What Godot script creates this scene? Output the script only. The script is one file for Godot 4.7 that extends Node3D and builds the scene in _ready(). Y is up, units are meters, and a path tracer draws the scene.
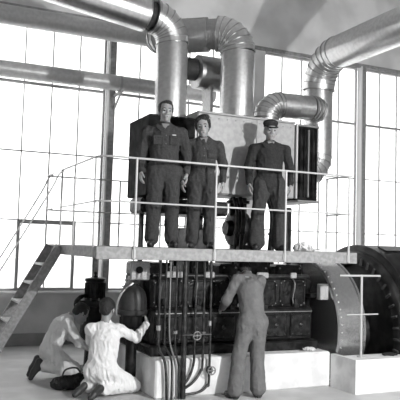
extends Node3D
# Engine hall, monochrome. Units are metres, y up. The platform front lies in the plane z = 0,
# the back wall in z = -4.7; x runs along the engine.

var M := {}
var taken := {}
var rng := RandomNumberGenerator.new()
var folds := FastNoiseLite.new()

# ---------------------------------------------------------------- materials
func grey(v: float) -> Color:
	return Color(v, v, v).linear_to_srgb()

func noise_tex(seed_: int, freq: float, lo: float, hi: float, size := 256, oct := 4, sx := 1.0) -> ImageTexture:
	var n := FastNoiseLite.new()
	n.seed = seed_
	n.noise_type = FastNoiseLite.TYPE_SIMPLEX_SMOOTH
	n.frequency = freq
	n.fractal_octaves = oct
	var src := n.get_seamless_image(size, size)
	var im := Image.create(size, size, false, Image.FORMAT_RGB8)
	for y in size:
		for x in size:
			var v: float = src.get_pixel(int(x * sx) % size, y).r
			v = lerpf(lo, hi, smoothstep(0.15, 0.85, v))
			im.set_pixel(x, y, Color(v, v, v))
	im.generate_mipmaps()
	return ImageTexture.create_from_image(im)

func normal_tex(seed_: int, freq: float, strength: float, size := 256) -> ImageTexture:
	var n := FastNoiseLite.new()
	n.seed = seed_
	n.frequency = freq
	n.fractal_octaves = 3
	var im := n.get_seamless_image(size, size)
	im.convert(Image.FORMAT_RGBA8)
	im.bump_map_to_normal_map(strength)
	return ImageTexture.create_from_image(im)

func mat(called: String, v: float, rough: float, metal := 0.0, tex: Texture2D = null, scale_ := 1.0, nrm: Texture2D = null, nscale := 0.5) -> StandardMaterial3D:
	var m := StandardMaterial3D.new()
	m.resource_name = called
	m.albedo_color = grey(v)
	m.roughness = rough
	m.metallic = metal
	if tex or nrm:
		m.uv1_triplanar = true
		m.uv1_world_triplanar = true
		m.uv1_scale = Vector3.ONE * scale_
	if tex:
		m.albedo_texture = tex
	if nrm:
		m.normal_enabled = true
		m.normal_texture = nrm
		m.normal_scale = nscale
	M[called] = m
	return m

func make_materials() -> void:
	var blotch := noise_tex(3, 0.012, 0.9, 1.0)
	var fine := noise_tex(8, 0.06, 0.86, 1.0)
	var grime := noise_tex(21, 0.02, 0.45, 1.0, 256, 5)
	var spangle := noise_tex(31, 0.05, 0.93, 1.0, 256, 2)
	var cloth_n := normal_tex(5, 0.03, 6.0)
	var dent_n := normal_tex(9, 0.006, 1.5)
	var rough_n := normal_tex(14, 0.05, 5.0)
	mat("plaster", 0.72, 0.9, 0.0, blotch, 0.25)
	mat("wall_paint", 0.5, 0.75, 0.0, blotch, 0.4)
	mat("skirting", 0.24, 0.7, 0.0, blotch, 0.6)
	mat("floor", 0.57, 0.55, 0.0, blotch, 0.35)
	mat("ground", 0.85, 0.95)
	mat("frame", 0.34, 0.6)
	mat("steel_column", 0.3, 0.6, 0.0, fine, 0.7)
	mat("column_edge", 0.6, 0.6)
	mat("galvanised", 0.64, 0.3, 0.97, spangle, 1.0, dent_n, 0.15)
	mat("galvanised_dull", 0.4, 0.4, 0.95, spangle, 1.0, dent_n, 0.15)
	mat("pipe_paint", 0.5, 0.4, 0.2, spangle, 0.8)
	mat("rubber", 0.025, 0.75)
	mat("engine", 0.02, 0.42, 0.0, grime, 1.2, rough_n, 0.35)
	mat("engine_cover", 0.028, 0.38, 0.0, grime, 1.6, rough_n, 0.25)
	mat("bell", 0.04, 0.5, 0.0, fine, 1.0)
	mat("bright_steel", 0.6, 0.3, 0.9)
	mat("dull_steel", 0.28, 0.45, 0.7, spangle, 2.0)
	mat("pipe_dark", 0.06, 0.4, 0.3, grime, 2.0)
	mat("brass", 0.45, 0.35, 0.8)
	mat("cooler_dark", 0.022, 0.75, 0.0, grime, 0.9)
	mat("cooler_light", 0.36, 0.5, 0.15, spangle, 0.8)
	mat("drum_steel", 0.62, 0.27, 0.95, spangle, 1.5)
	mat("generator", 0.03, 0.45, 0.0, grime, 0.8)
	mat("junction", 0.45, 0.5, 0.0, fine, 2.0)
	mat("rail", 0.5, 0.4, 0.1)
	mat("deck", 0.3, 0.65, 0.2, grime, 0.8)
	mat("fascia", 0.34, 0.6, 0.1, fine, 0.8)
	mat("stair", 0.26, 0.6, 0.2, fine, 1.0)
	mat("tread", 0.6, 0.55, 0.1, fine, 1.5)
	mat("concrete", 0.85, 0.85, 0.0, blotch, 0.8, rough_n, 0.12)
	mat("cloth_dark", 0.062, 0.92, 0.0, fine, 2.0, cloth_n, 0.5)
	mat("cloth_dark_b", 0.064, 0.92, 0.0, fine, 2.0, cloth_n, 0.5)
	mat("cloth_black", 0.04, 0.92, 0.0, fine, 2.0, cloth_n, 0.5)
	mat("cloth_white", 0.78, 0.92, 0.0, null, 0.9, cloth_n, 0.3)
	mat("cloth_offwhite", 0.78, 0.92, 0.0, blotch, 1.0, cloth_n, 0.3)
	mat("cloth_grey", 0.17, 0.92, 0.0, blotch, 2.0, cloth_n, 0.6)
	mat("shirt", 0.2, 0.9)
	var sk := mat("skin", 0.3, 0.55)
	sk.subsurf_scatter_enabled = true
	sk.subsurf_scatter_strength = 0.1
	mat("lip", 0.1, 0.5)
	mat("eye_white", 0.3, 0.3)
	mat("eye_dark", 0.02, 0.2)
	mat("hair", 0.02, 0.6, 0.0, fine, 8.0, rough_n, 0.8)
	mat("leather", 0.03, 0.45)
	mat("button", 0.1, 0.4)
	mat("badge", 0.6, 0.4)
	mat("paper", 0.75, 0.9)
	for k in ["cooler_dark", "cloth_dark", "cloth_dark_b", "cloth_black", "cloth_grey", "cloth_white", "cloth_offwhite"]:
		M[k].metallic_specular = 0.2
	for k in ["engine", "engine_cover", "generator"]:
		M[k].metallic_specular = 0.32
	var gl := mat("glass", 0.9, 0.1)
	gl.transparency = BaseMaterial3D.TRANSPARENCY_ALPHA
	gl.albedo_color.a = 0.2
	var bulb := mat("bulb", 0.9, 0.4)
	bulb.emission_enabled = true
	bulb.emission = Color.WHITE
	bulb.emission_energy_multiplier = 4.0

# ---------------------------------------------------------------- scene helpers
func numbered(called: String) -> String:
	var n: int = taken.get(called, 0)
	taken[called] = n + 1
	return called if n == 0 else "%s_%03d" % [called, n]

func tag(o: Node3D, label := "", category := "", group := "", kind := "") -> Node3D:
	if label: o.set_meta("label", label)
	if category: o.set_meta("category", category)
	if group: o.set_meta("group", group)
	if kind: o.set_meta("kind", kind)
	return o

func thing(called: String, at: Vector3, label := "", category := "", group := "") -> Node3D:
	var o := Node3D.new()
	o.name = numbered(called)
	add_child(o)
	o.position = at
	return tag(o, label, category, group)

func struct_(called: String, at: Vector3) -> Node3D:
	var o := Node3D.new()
	o.name = called
	add_child(o)
	o.position = at
	return tag(o, "", "", "", "structure")

func put(mesh: Mesh, called: String, m: Material, parent: Node) -> MeshInstance3D:
	# the mesh holds world coordinates; the node is set back by its parent's place
	var o := MeshInstance3D.new()
	o.mesh = mesh
	o.name = called if parent != self else numbered(called)
	o.material_override = m
	parent.add_child(o, true)
	if parent != self:
		o.position = -(parent as Node3D).global_position
	if called.ends_with("_bolts") or called.ends_with("studs") or called.ends_with("_bands"):
		o.set_meta("kind", "stuff")             # a pixel each in the photograph
	return o

func obj(called: String, st: SurfaceTool, m: Material, parent: Node = self) -> MeshInstance3D:
	return put(st.commit(), called, m, parent)

func mb() -> SurfaceTool:
	var st := SurfaceTool.new()
	st.begin(Mesh.PRIMITIVE_TRIANGLES)
	return st

func tri(st: SurfaceTool, a: Vector3, b: Vector3, c: Vector3, na: Vector3, nb: Vector3, nc: Vector3) -> void:
	var cr := (b - a).cross(c - a)
	if cr.length_squared() < 1e-16:
		return
	if cr.dot(na + nb + nc) > 0.0:
		st.set_normal(na); st.add_vertex(a)
		st.set_normal(nc); st.add_vertex(c)
		st.set_normal(nb); st.add_vertex(b)
	else:
		st.set_normal(na); st.add_vertex(a)
		st.set_normal(nb); st.add_vertex(b)
		st.set_normal(nc); st.add_vertex(c)

func face(st: SurfaceTool, pts: Array, n: Vector3) -> void:
	for i in range(1, pts.size() - 1):
		tri(st, pts[0], pts[i], pts[i + 1], n, n, n)

func add_box(st: SurfaceTool, c: Vector3, s: Vector3, bev := 0.0, b := Basis.IDENTITY) -> void:
	var h := s * 0.5
	bev = minf(bev, minf(h.x, minf(h.y, h.z)) * 0.8)
	var e := [Vector3.RIGHT, Vector3.UP, Vector3.BACK]
	for ax in 3:
		var u := (ax + 1) % 3
		var v := (ax + 2) % 3
		for sg in [-1.0, 1.0]:
			var o: Vector3 = e[ax] * (h[ax] * sg)
			var q := []
			for k in [[-1, -1], [1, -1], [1, 1], [-1, 1]]:
				q.append(c + b * (o + e[u] * ((h[u] - bev) * k[0]) + e[v] * ((h[v] - bev) * k[1])))
			face(st, q, (b * e[ax]) * sg)
	if bev <= 0.0:
		return
	for ax in 3:
		var u := (ax + 1) % 3
		var v := (ax + 2) % 3
		for su in [-1.0, 1.0]:
			for sv in [-1.0, 1.0]:
				var q := []
				for k in [[-1, 0], [1, 0], [1, 1], [-1, 1]]:
					var p: Vector3 = e[ax] * ((h[ax] - bev) * k[0])
					if k[1] == 0:
						p += e[u] * (h[u] * su) + e[v] * ((h[v] - bev) * sv)
					else:
						p += e[u] * ((h[u] - bev) * su) + e[v] * (h[v] * sv)
					q.append(c + b * p)
				face(st, q, b * (e[u] * su + e[v] * sv).normalized())
	for sx in [-1.0, 1.0]:
		for sy in [-1.0, 1.0]:
			for sz in [-1.0, 1.0]:
				var sgn := Vector3(sx, sy, sz)
				var q := []
				for ax in 3:
					var p := (h - Vector3.ONE * bev) * sgn
					p[ax] = h[ax] * sgn[ax]
					q.append(c + b * p)
				face(st, q, b * sgn.normalized())

func box_mesh(s: Vector3, bev := 0.0) -> Mesh:
	var st := mb()
	add_box(st, Vector3.ZERO, s, bev)
	return st.commit()

func bar(st: SurfaceTool, a: Vector3, b: Vector3, w: float, h: float, bev := 0.004) -> void:
	# a straight bar of width w (sideways) and height h
	var d := (b - a).normalized()
	var side := d.cross(Vector3.UP)
	if side.length() < 0.01: side = Vector3.RIGHT
	side = side.normalized()
	add_box(st, (a + b) * 0.5, Vector3(w, h, a.distance_to(b)), bev, Basis(side, side.cross(d) * -1.0, d))

func frames(pts: Array) -> Array:
	var out := []
	var t0: Vector3 = (pts[1] - pts[0]).normalized()
	var nrm := t0.cross(Vector3(0.13, 0.31, 0.94)).normalized()
	for i in pts.size():
		var t: Vector3
		if i == 0: t = t0
		elif i == pts.size() - 1: t = (pts[i] - pts[i - 1]).normalized()
		else: t = ((pts[i] - pts[i - 1]).normalized() + (pts[i + 1] - pts[i]).normalized()).normalized()
		nrm = (nrm - t * nrm.dot(t)).normalized()
		out.append([nrm, t.cross(nrm), t])
	return out

func add_tube(st: SurfaceTool, pts: Array, r, seg := 10, caps := true, facet := false) -> void:
	# facet: every segment keeps its own normals (gored sheet-metal elbows)
	var fr := frames(pts)
	var rings := []
	var nrms := []
	for i in pts.size():
		var rad: float = r[i] if r is Array else r
		var mitre := 1.0
		var md := Vector3.ZERO
		if i > 0 and i < pts.size() - 1:
			var d0: Vector3 = (pts[i] - pts[i - 1]).normalized()
			var d1: Vector3 = (pts[i + 1] - pts[i]).normalized()
			var ca := d0.dot(d1)
			if ca < 0.9999:
				mitre = 1.0 / maxf(0.4, sqrt((1.0 + ca) * 0.5))
				md = (d1 - d0).normalized()
		var ring := []
		var nn := []
		for k in seg:
			var a := TAU * k / seg
			var d: Vector3 = fr[i][0] * cos(a) + fr[i][1] * sin(a)
			nn.append(d)
			ring.append(pts[i] + (d + md * (d.dot(md) * (mitre - 1.0))) * rad)
		rings.append(ring)
		nrms.append(nn)
	for i in pts.size() - 1:
		var d: Vector3 = (pts[i + 1] - pts[i]).normalized()
		var slope := 0.0
		if r is Array: slope = (r[i] - r[i + 1]) / maxf(0.0001, pts[i].distance_to(pts[i + 1]))
		for k in seg:
			var k2 := (k + 1) % seg
			var n := [nrms[i][k], nrms[i][k2], nrms[i + 1][k2], nrms[i + 1][k]]
			for q in 4:
				if facet: n[q] = (n[q] - d * n[q].dot(d)).normalized()
				if slope != 0.0: n[q] = (n[q] + d * slope).normalized()
			tri(st, rings[i][k], rings[i][k2], rings[i + 1][k2], n[0], n[1], n[2])
			tri(st, rings[i][k], rings[i + 1][k2], rings[i + 1][k], n[0], n[2], n[3])
	if caps:
		face(st, rings[0], -fr[0][2])
		face(st, rings[-1], fr[-1][2])

func add_lathe(st: SurfaceTool, prof: Array, xf: Transform3D, seg := 24) -> void:
	# prof: Vector2(radius, height along local y), from low to high on the outside
	var n := prof.size()
	var segn := []
	for i in n - 1:
		var d: Vector2 = prof[i + 1] - prof[i]
		segn.append(Vector2(d.y, -d.x).normalized() if d.length() > 1e-6 else Vector2.RIGHT)
	for i in n - 1:
		var n0: Vector2 = segn[i]
		var n1: Vector2 = segn[i]
		if i > 0 and segn[i].dot(segn[i - 1]) > 0.75: n0 = (segn[i] + segn[i - 1]).normalized()
		if i < n - 2 and segn[i].dot(segn[i + 1]) > 0.75: n1 = (segn[i] + segn[i + 1]).normalized()
		for k in seg:
			var p := []
			var q := []
			for kk in [k, k + 1]:
				var a: float = TAU * kk / seg
				var c := cos(a)
				var s := sin(a)
				p.append(xf * Vector3(prof[i].x * c, prof[i].y, prof[i].x * s))
				p.append(xf * Vector3(prof[i + 1].x * c, prof[i + 1].y, prof[i + 1].x * s))
				q.append((xf.basis * Vector3(n0.x * c, n0.y, n0.x * s)).normalized())
				q.append((xf.basis * Vector3(n1.x * c, n1.y, n1.x * s)).normalized())
			tri(st, p[0], p[1], p[3], q[0], q[1], q[3])
			tri(st, p[0], p[3], p[2], q[0], q[3], q[2])

func along(p: Vector3, d: Vector3) -> Transform3D:
	# a frame whose local y runs along d
	var y := d.normalized()
	var x := y.cross(Vector3(0.2, 0.35, 0.9)).normalized()
	return Transform3D(Basis(x, y, x.cross(y)), p)

func add_ball(st: SurfaceTool, c: Vector3, r: Vector3, seg := 14, b := Basis.IDENTITY) -> void:
	var prof := []
	for i in 9:
		var a := -PI / 2 + PI * i / 8.0
		prof.append(Vector2(maxf(0.0, cos(a)), sin(a)))
	add_lathe(st, prof, Transform3D(b * Basis.from_scale(r), c), seg)

func arc(c: Vector3, from: Vector3, to: Vector3, n: int) -> Array:
	# quarter-turn points about c: c + from -> c + to
	var out := []
	for i in n + 1:
		var a := PI / 2 * i / n
		out.append(c + from * cos(a) + to * sin(a))
	return out

func smooth_path(pts: Array, n := 6) -> Array:
	var out := []
	for i in pts.size() - 1:
		var p0: Vector3 = pts[maxi(i - 1, 0)]
		var p3: Vector3 = pts[mini(i + 2, pts.size() - 1)]
		for k in n:
			out.append((pts[i] as Vector3).cubic_interpolate(pts[i + 1], p0, p3, float(k) / n))
	out.append(pts[-1])
	return out

func ring(st: SurfaceTool, c: Vector3, d: Vector3, r: float, w: float, t: float, seg := 24) -> void:
	# a raised band round a duct of radius r
	add_lathe(st, [Vector2(r - 0.004, -w / 2), Vector2(r + t, -w / 2), Vector2(r + t, w / 2), Vector2(r - 0.004, w / 2)], along(c, d), seg)

# ---------------------------------------------------------------- organic meshes (distance field + surface nets)
func cap(a: Vector3, b: Vector3, ra: float, rb: float, ax := Vector3.ZERO, s := 1.0) -> Dictionary:
	return {"a": a, "b": b, "ra": ra, "rb": rb, "ax": ax, "s": s}

func egg(c: Vector3, r: Vector3, b := Basis.IDENTITY) -> Dictionary:
	return {"c": c, "r": r, "bt": b.transposed()}

func field_mesh(into: Dictionary, bones: Array, cell: float, k := 0.012, fold := 0.0, fold_freq := 9.0) -> void:
	var lo := Vector3.ONE * 1e9
	var hi := -lo
	var boxes := []
	for e in bones:
		var l: Vector3
		var h: Vector3
		if e.has("c"):
			var m: float = maxf(e.r.x, maxf(e.r.y, e.r.z)) + 4.0 * k
			l = e.c - Vector3.ONE * m; h = e.c + Vector3.ONE * m
		else:
			var m2: float = maxf(e.ra, e.rb) * maxf(1.0, e.s) + 4.0 * k
			l = Vector3(minf(e.a.x, e.b.x), minf(e.a.y, e.b.y), minf(e.a.z, e.b.z)) - Vector3.ONE * m2
			h = Vector3(maxf(e.a.x, e.b.x), maxf(e.a.y, e.b.y), maxf(e.a.z, e.b.z)) + Vector3.ONE * m2
		boxes.append([l, h])
		lo = lo.min(l); hi = hi.max(h)
	lo -= Vector3.ONE * cell * 2; hi += Vector3.ONE * cell * 2
	var nx := int((hi.x - lo.x) / cell) + 2
	var ny := int((hi.y - lo.y) / cell) + 2
	var nz := int((hi.z - lo.z) / cell) + 2
	var f := PackedFloat32Array()
	f.resize(nx * ny * nz)
	var sy := nx
	var sz := nx * ny
	var ik := 1.0 / k
	for bi in bones.size():
		var e: Dictionary = bones[bi]
		var l: Vector3 = (boxes[bi][0] - lo) / cell
		var h: Vector3 = (boxes[bi][1] - lo) / cell
		var isegg: bool = e.has("c")
		var a: Vector3
		var ab: Vector3
		var inv := 0.0
		var ra := 0.0
		var dr := 0.0
		var ax: Vector3
		var sq := 0.0
		var er: Vector3
		var mn := 0.0
		var bt: Basis
		if isegg:
			a = e.c; er = e.r; bt = e.bt
			mn = minf(er.x, minf(er.y, er.z))
		else:
			a = e.a; ab = e.b - e.a
			inv = 1.0 / maxf(1e-9, ab.length_squared())
			ra = e.ra; dr = e.rb - e.ra; ax = e.ax
			sq = 1.0 / e.s - 1.0
		for z in range(maxi(0, int(l.z)), mini(nz, int(h.z) + 2)):
			for y in range(maxi(0, int(l.y)), mini(ny, int(h.y) + 2)):
				var row := z * sz + y * sy
				for x in range(maxi(0, int(l.x)), mini(nx, int(h.x) + 2)):
					var p := lo + Vector3(x, y, z) * cell - a
					var d: float
					if isegg:
						var q := bt * p / er
						d = (q.length() - 1.0) * mn
					else:
						var t := clampf(p.dot(ab) * inv, 0.0, 1.0)
						p -= ab * t
						if sq != 0.0:
							p += ax * (p.dot(ax) * sq)
						d = p.length() - ra - dr * t
					if d < 5.0 * k:
						f[row + x] += exp(-maxf(d, -0.3) * ik)
	# to distances, with folds
	for i in f.size():
		var v := f[i]
		if v < 0.004:
			f[i] = 5.0 * k
		else:
			v = -k * log(v)
			if fold > 0.0 and v < 0.03 and v > -0.03:
				var x := i % nx
				var y := (i / nx) % ny
				var z := i / sz
				var p := (lo + Vector3(x, y, z) * cell) * fold_freq
				v += fold * (absf(folds.get_noise_3d(p.x * 1.0, p.y * 0.55 + p.x * 0.4, p.z)) * 2.6 - 0.5)
			f[i] = v
	var vi := PackedInt32Array()
	vi.resize(nx * ny * nz)
	vi.fill(-1)
	var V: PackedVector3Array = into.v
	var N: PackedVector3Array = into.n
	var I: PackedInt32Array = into.i
	var off := [0, 1, sy, sy + 1, sz, sz + 1, sz + sy, sz + sy + 1]
	var edges := [[0, 1], [2, 3], [4, 5], [6, 7], [0, 2], [1, 3], [4, 6], [5, 7], [0, 4], [1, 5], [2, 6], [3, 7]]
	var corner := [Vector3(0, 0, 0), Vector3(1, 0, 0), Vector3(0, 1, 0), Vector3(1, 1, 0), Vector3(0, 0, 1), Vector3(1, 0, 1), Vector3(0, 1, 1), Vector3(1, 1, 1)]
	var big := 5.0 * k - 1e-5
	for z in nz - 1:
		for y in ny - 1:
			var row := z * sz + y * sy
			for x in nx - 1:
				var b := row + x
				var v0 := f[b]
				if v0 > big or v0 < -0.06:
					continue
				var s0 := v0 < 0.0
				if (f[b + 1] < 0.0) == s0 and (f[b + sy] < 0.0) == s0 and (f[b + sz] < 0.0) == s0 and (f[b + sy + 1] < 0.0) == s0 and (f[b + sz + 1] < 0.0) == s0 and (f[b + sz + sy] < 0.0) == s0 and (f[b + sz + sy + 1] < 0.0) == s0:
					continue
				var sum := Vector3.ZERO
				var cnt := 0
				for ed in edges:
					var da := f[b + off[ed[0]]]
					var db := f[b + off[ed[1]]]
					if (da < 0.0) != (db < 0.0):
						sum += (corner[ed[0]] as Vector3).lerp(corner[ed[1]], da / (da - db))
						cnt += 1
				var g := Vector3(f[b + 1] - v0 + f[b + sy + 1] - f[b + sy] + f[b + sz + 1] - f[b + sz], f[b + sy] - v0 + f[b + sy + 1] - f[b + 1] + f[b + sz + sy] - f[b + sz], f[b + sz] - v0 + f[b + sz + 1] - f[b + 1] + f[b + sz + sy] - f[b + sy])
				vi[b] = V.size()
				V.append(lo + (Vector3(x, y, z) + sum / cnt) * cell)
				N.append(g.normalized() if g.length_squared() > 0.0 else Vector3.UP)
	var dirs := [[1, sy, sz], [sy, sz, 1], [sz, 1, sy]]
	for z in range(1, nz - 1):
		for y in range(1, ny - 1):
			for x in range(1, nx - 1):
				var b := z * sz + y * sy + x
				if vi[b] < 0:
					continue
				var s0 := f[b] < 0.0
				for dd in dirs:
					if (f[b + dd[0]] < 0.0) == s0:
						continue
					var q0 := vi[b]
					var q1 := vi[b - dd[1]]
					var q2 := vi[b - dd[1] - dd[2]]
					var q3 := vi[b - dd[2]]
					if q1 < 0 or q2 < 0 or q3 < 0:
						continue
					if s0:
						I.append_array([q0, q2, q1, q0, q3, q2])
					else:
						I.append_array([q0, q1, q2, q0, q2, q3])
	into.v = V; into.n = N; into.i = I

func fresh() -> Dictionary:
	return {"v": PackedVector3Array(), "n": PackedVector3Array(), "i": PackedInt32Array()}

func finish(d: Dictionary) -> ArrayMesh:
	var arr := []
	arr.resize(Mesh.ARRAY_MAX)
	# make the winding agree with the normals
	var I: PackedInt32Array = d.i
	for t in range(0, I.size(), 3):
		var a: Vector3 = d.v[I[t]]
		var cr: Vector3 = (d.v[I[t + 1]] - a).cross(d.v[I[t + 2]] - a)
		if cr.dot(d.n[I[t]] + d.n[I[t + 1]] + d.n[I[t + 2]]) > 0.0:
			var s := I[t + 1]
			I[t + 1] = I[t + 2]
			I[t + 2] = s
	arr[Mesh.ARRAY_VERTEX] = d.v
	arr[Mesh.ARRAY_NORMAL] = d.n
	arr[Mesh.ARRAY_INDEX] = I
	var m := ArrayMesh.new()
	m.add_surface_from_arrays(Mesh.PRIMITIVE_TRIANGLES, arr)
	return m

func blob(called: String, bones: Array, cell: float, m: Material, parent: Node, k := 0.01, fold := 0.0, ff := 9.0) -> MeshInstance3D:
	var d := fresh()
	field_mesh(d, bones, cell, k, fold, ff)
	return put(finish(d), called, m, parent)

# ---------------------------------------------------------------- people
const HS := 1.13

func hand_bones(wr: Vector3, dir: Vector3, palm: Vector3, side: float, curl := 0.5) -> Array:
	# dir: from wrist to knuckles; palm: the way the palm faces; side: +1 thumb along dir x palm, else -1
	var d := dir.normalized()
	var n := (palm - d * palm.dot(d)).normalized()
	var t := d.cross(n) * side                      # towards the thumb
	var out := [cap(wr - d * 0.03, wr + d * 0.03, 0.026, 0.028, n, 0.75), cap(wr + d * 0.035 + t * 0.02, wr + d * 0.085 + t * 0.024, 0.017, 0.014), cap(wr + d * 0.035 - t * 0.016, wr + d * 0.08 - t * 0.024, 0.017, 0.013), cap(wr + d * 0.03, wr + d * 0.085, 0.02, 0.015, n, 0.8)]
	var lens := [0.072, 0.08, 0.074, 0.058]
	for i in 4:
		var base := wr + d * (0.09 - 0.004 * absf(i - 1.2)) + t * (0.03 - 0.02 * i)
		var c := curl * (1.0 + 0.12 * i)
		var d1 := (d * cos(c * 0.6) + n * sin(c * 0.6)).normalized()
		var d2 := (d * cos(c * 1.5) + n * sin(c * 1.5)).normalized()
		var d3 := (d * cos(c * 2.1) + n * sin(c * 2.1)).normalized()
		var p1: Vector3 = base + d1 * lens[i] * 0.45
		var p2: Vector3 = p1 + d2 * lens[i] * 0.32
		var p3: Vector3 = p2 + d3 * lens[i] * 0.23
		out.append(cap(base, p1, 0.0095, 0.009)); out.append(cap(p1, p2, 0.009, 0.0082)); out.append(cap(p2, p3, 0.0082, 0.007))
	var tb := wr + d * 0.03 + t * 0.03
	var t1 := tb + (t * 0.7 + d * 0.8 + n * 0.35).normalized() * 0.042
	var t2 := t1 + (t * 0.25 + d + n * 0.5).normalized() * 0.032
	out.append(cap(wr + d * 0.015 + t * 0.012, tb, 0.016, 0.014)); out.append(cap(tb, t1, 0.013, 0.0105)); out.append(cap(t1, t2, 0.0105, 0.0085))
	return out

func head_bones(c: Vector3, b: Basis) -> Array:
	# c: centre of the head; b: x = the person's left, y = up, z = face
	var P := func(x: float, y: float, z: float) -> Vector3: return c + b * (Vector3(x, y, z) * HS)
	var o := [
		egg(P.call(0, 0.035, -0.012), Vector3(0.074, 0.083, 0.094) * HS, b),
		egg(P.call(0, -0.03, 0.022), Vector3(0.06, 0.085, 0.068) * HS, b),
		egg(P.call(0, -0.098, 0.055), Vector3(0.027, 0.02, 0.026) * HS, b),
		cap(P.call(-0.036, 0.02, 0.073), P.call(0.036, 0.02, 0.073), 0.012 * HS, 0.012 * HS),
		cap(P.call(0, 0.012, 0.085), P.call(0, -0.033, 0.102), 0.0085 * HS, 0.0115 * HS),
		egg(P.call(-0.014, -0.038, 0.093), Vector3(0.009, 0.008, 0.01) * HS, b), egg(P.call(0.014, -0.038, 0.093), Vector3(0.009, 0.008, 0.01) * HS, b),
		egg(P.call(-0.042, -0.022, 0.062), Vector3(0.022, 0.018, 0.018) * HS, b), egg(P.call(0.042, -0.022, 0.062), Vector3(0.022, 0.018, 0.018) * HS, b),
		egg(P.call(0, -0.062, 0.082), Vector3(0.022, 0.008, 0.011) * HS, b), egg(P.call(0, -0.075, 0.08), Vector3(0.019, 0.008, 0.011) * HS, b),
		egg(P.call(-0.075, -0.012, -0.008), Vector3(0.01, 0.032, 0.018) * HS, b), egg(P.call(0.075, -0.012, -0.008), Vector3(0.01, 0.032, 0.018) * HS, b),
	]
	return o

func face_parts(root: Node3D, c: Vector3, b: Basis) -> void:
	for s in [-1.0, 1.0]:
		var e := mb()
		add_ball(e, c + b * (Vector3(0.031 * s, -0.001, 0.0765) * HS), Vector3(0.0135, 0.0095, 0.0095) * HS, 12, b)
		var eye := obj("eye", e, M.eye_white, root)
		var i := mb()
		add_ball(i, c + b * (Vector3(0.031 * s, -0.002, 0.082) * HS), Vector3(0.0095, 0.0085, 0.0056) * HS, 10, b)
		put(i.commit(), "iris", M.eye_dark, eye).position = Vector3.ZERO
		var br := mb()
		add_tube(br, [c + b * (Vector3(0.013 * s, 0.024, 0.087) * HS), c + b * (Vector3(0.034 * s, 0.029, 0.082) * HS), c + b * (Vector3(0.052 * s, 0.021, 0.07) * HS)], [0.005, 0.006, 0.004], 6)
		obj("eyebrow", br, M.hair, root)
	var m := mb()
	add_tube(m, [c + b * (Vector3(-0.027, -0.069, 0.08) * HS), c + b * (Vector3(0, -0.068, 0.0945) * HS), c + b * (Vector3(0.027, -0.069, 0.08) * HS)], [0.004, 0.006, 0.004], 6)
	obj("mouth", m, M.lip, root)

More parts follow.
